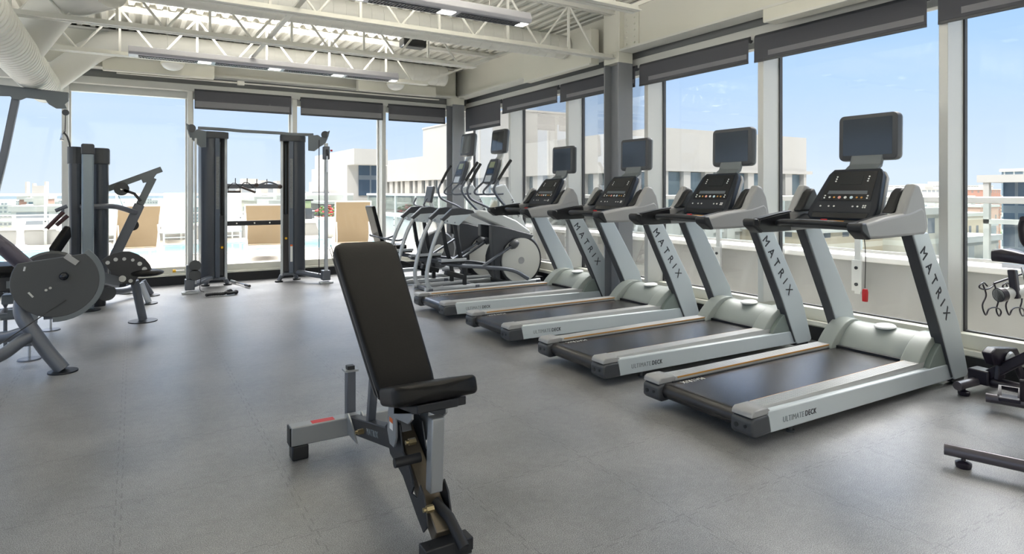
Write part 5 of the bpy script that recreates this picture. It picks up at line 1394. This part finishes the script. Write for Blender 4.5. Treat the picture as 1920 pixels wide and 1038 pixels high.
# ================================================================= BIKES (right edge)
def make_bike(loc, rz, label, sw=.28):
    # local: riding direction +y, rear stabiliser at y=0
    t = thing('indoor_bike', label, 'exercise bike', loc, rz, None)
    MB().tube([(-sw,0,.075),(sw,0,.075)], .030, 16).build('rear_stabiliser', M['bikegrey'], t)
    for s in (-1, 1):
        MB().lathe([(.001,0),(.032,0),(.036,.012),(.036,.026),(.022,.034),(.010,.036),(.010,.055),(.001,.055)], (s*(sw-.08),0,0), n=20).build('leveling_foot', M['smoke'], t)
    MB().tube([(-.28,1.15,.075),(.28,1.15,.075)], .030, 16).build('front_stabiliser', M['bikegrey'], t)
    MB().tube([(0,0,.085),(0,1.15,.085)], .035, 14).build('floor_beam', M['smoke'], t)
    MB().bx(-.06,.06,-.05,.08,.06,.16).build('rear_bracket', M['smoke'], t, bevel=.01)
    MB().bar([(0,.05,.12),(0,.42,.42),(0,.30,.78)], .06, .07, up=(0,1,0)).build('seat_tube', M['smoke'], t, bevel=.01)
    MB().bar([(0,.42,.40),(0,.98,.55)], .06, .07).build('main_frame', M['smoke'], t, bevel=.01)
    MB().bar([(0,1.12,.12),(0,.92,.90)], .06, .07, up=(0,1,0)).build('head_tube', M['smoke'], t, bevel=.01)
    MB().lathe([(.20,-.03),(.23,-.025),(.23,.025),(.20,.03)], (0,.95,.33), 'x', 36).build('flywheel', M['chrome'], t)
    MB().tube([(0,.30,.75),(0,.26,.90)], .018, 12).build('seat_post', M['chrome'], t)
    MB().bar([(0,.38,.90),(0,.14,.90)], .03, .03).build('seat_slider', M['chrome'], t)
    rings = []
    for y, w, z, h in ((.08,.02,.955,.05),(.10,.065,.965,.08),(.16,.085,.972,.09),(.22,.075,.965,.08),(.27,.045,.955,.07),(.33,.03,.95,.06),(.38,.018,.948,.05)):
        rings.append([(a, y, z+b) for a, b in rrect(-w, w, -h/2, h/2, min(h*.4, w*.4), 3)])
    MB().loft(rings).build('saddle', M['smoke'], t)
    hb = MB().tube([(0,.92,.88),(0,.90,1.06)], .018, 12).build('handlebar_post', M['chrome'], t)
    MB().tube(catmull([(-.09,.66,1.25),(-.10,.76,1.18),(-.07,.90,1.08),(.07,.90,1.08),(.10,.76,1.18),(.09,.66,1.25)], 6), .016, 12).build('handlebar', M['smoke'], t)
    MB().cyl((0,.55,.36), .10, .03, 'x', 28).build('chainring', M['chrome'], t)
    for s in (-1, 1):
        e = Vector((s*.09,.55,.36)); p = e + Vector((0,-s*.10,-s*-.14 if False else s*.14))
        MB().bar([e, p], .018, .03, up=(1,0,0)).build('crank', M['smoke'], t, bevel=.004)
        c = p + Vector((s*.06,0,0))
        pd = MB().bx(c.x-.05, c.x+.05, c.y-.05, c.y+.05, c.z-.012, c.z+.012).build('pedal', M['smoke'], t, bevel=.006)
        MB().bar([c+Vector((-.045,.0,.01)), c+Vector((-.045,.07,.05)), c+Vector((.045,.07,.05)), c+Vector((.045,0,.01))], .02, .006).build('toe_strap', M['smoke'], pd)
    return t
M['bikegrey'] = mat('bike_grey_tube', (96,92,98), .3, .4)
bb_ = make_bike((3.715, 1.22, 0), R(-90)+R(19), 'indoor bike at the lower right corner, only its rear stabiliser and strap showing', .40)
ba_ = make_bike((5.10, 2.05, 0), R(176), 'indoor bike by the window behind the nearest treadmill, cut off by the right edge')
# things carried by the window bike: wire bottle cages behind the saddle and a big pedal cage near the floor
def bw(p): return Matrix.Rotation(-R(176), 3, 'Z') @ (Vector(p) - Vector((5.10,2.05,0)))
for k, (dx, Y) in enumerate(((0, 2.03), (44, 1.98))):
    P = [(1851,536),(1845,530),(1839,532),(1836,538),(1843,542),(1853,541),(1861,536),(1864,531)]
    q1 = [bw(atY(a+dx, b, Y)) for a, b in P]
    q2 = [bw(atY(a+dx, b, Y)) for a, b in ((1843,533),(1849,553),(1842,572),(1848,590),(1854,579),(1864,576),(1874,579),(1877,586),(1873,592),(1868,580),(1872,560),(1864,531))]
    MB().tube(catmull(q1, 5), .0055, 8).build('bottle_cage', M['smoke'], ba_)
    MB().tube(catmull(q2, 5), .0055, 8).build('bottle_cage', M['smoke'], ba_)
MB().bar([bw(atY(1864,531,2.03)), bw(atY(1925,510,1.95))], .012, .012).build('cage_bracket', M['smoke'], ba_)
a, b = bw(atY(1872,553,1.99)), bw(atY(1925,545,1.9))
MB().tube([a, b], .045, 20).build('under_seat_roll', M['silver2'], ba_); MB().tube([a, a*.82+b*.18], .05, 20).build('roll_cap', M['smoke'], ba_)
MB().bar([bw(atY(1898,505,1.95)), bw(atY(1905,560,1.92))], .05, .05, up=(0,1,0)).build('saddle_clamp', M['smoke'], ba_, bevel=.01)
# pedal with its metal cage
Y = 1.93
pc = bw(atY(1880,672,Y))
MB().prism([(bw(atY(a,b,Y)).x, bw(atY(a,b,Y)).z) for a, b in ((1853,662),(1862,651),(1896,650),(1903,668),(1893,686),(1860,684))], pc.y-.03, pc.y+.03).build('pedal_cage', M['smoke'], ba_, bevel=.008)
MB().lathe([(.05,-.01),(.06,0),(.05,.01)], (pc.x, pc.y-.0+.045, pc.z), 'y', 20).build('pedal_clip', M['metal_silver'], ba_)
MB().bar([bw(atY(1875,684,Y)), bw(atY(1873,712,Y))], .08, .03, up=(0,1,0)).build('pedal_strap', M['smoke'], ba_, bevel=.006)
MB().bar([bw(atY(1902,672,Y-.02)), bw(atY(1920,715,Y-.06))], .05, .03, up=(0,1,0)).build('crank_link', M['smoke'], ba_, bevel=.006)
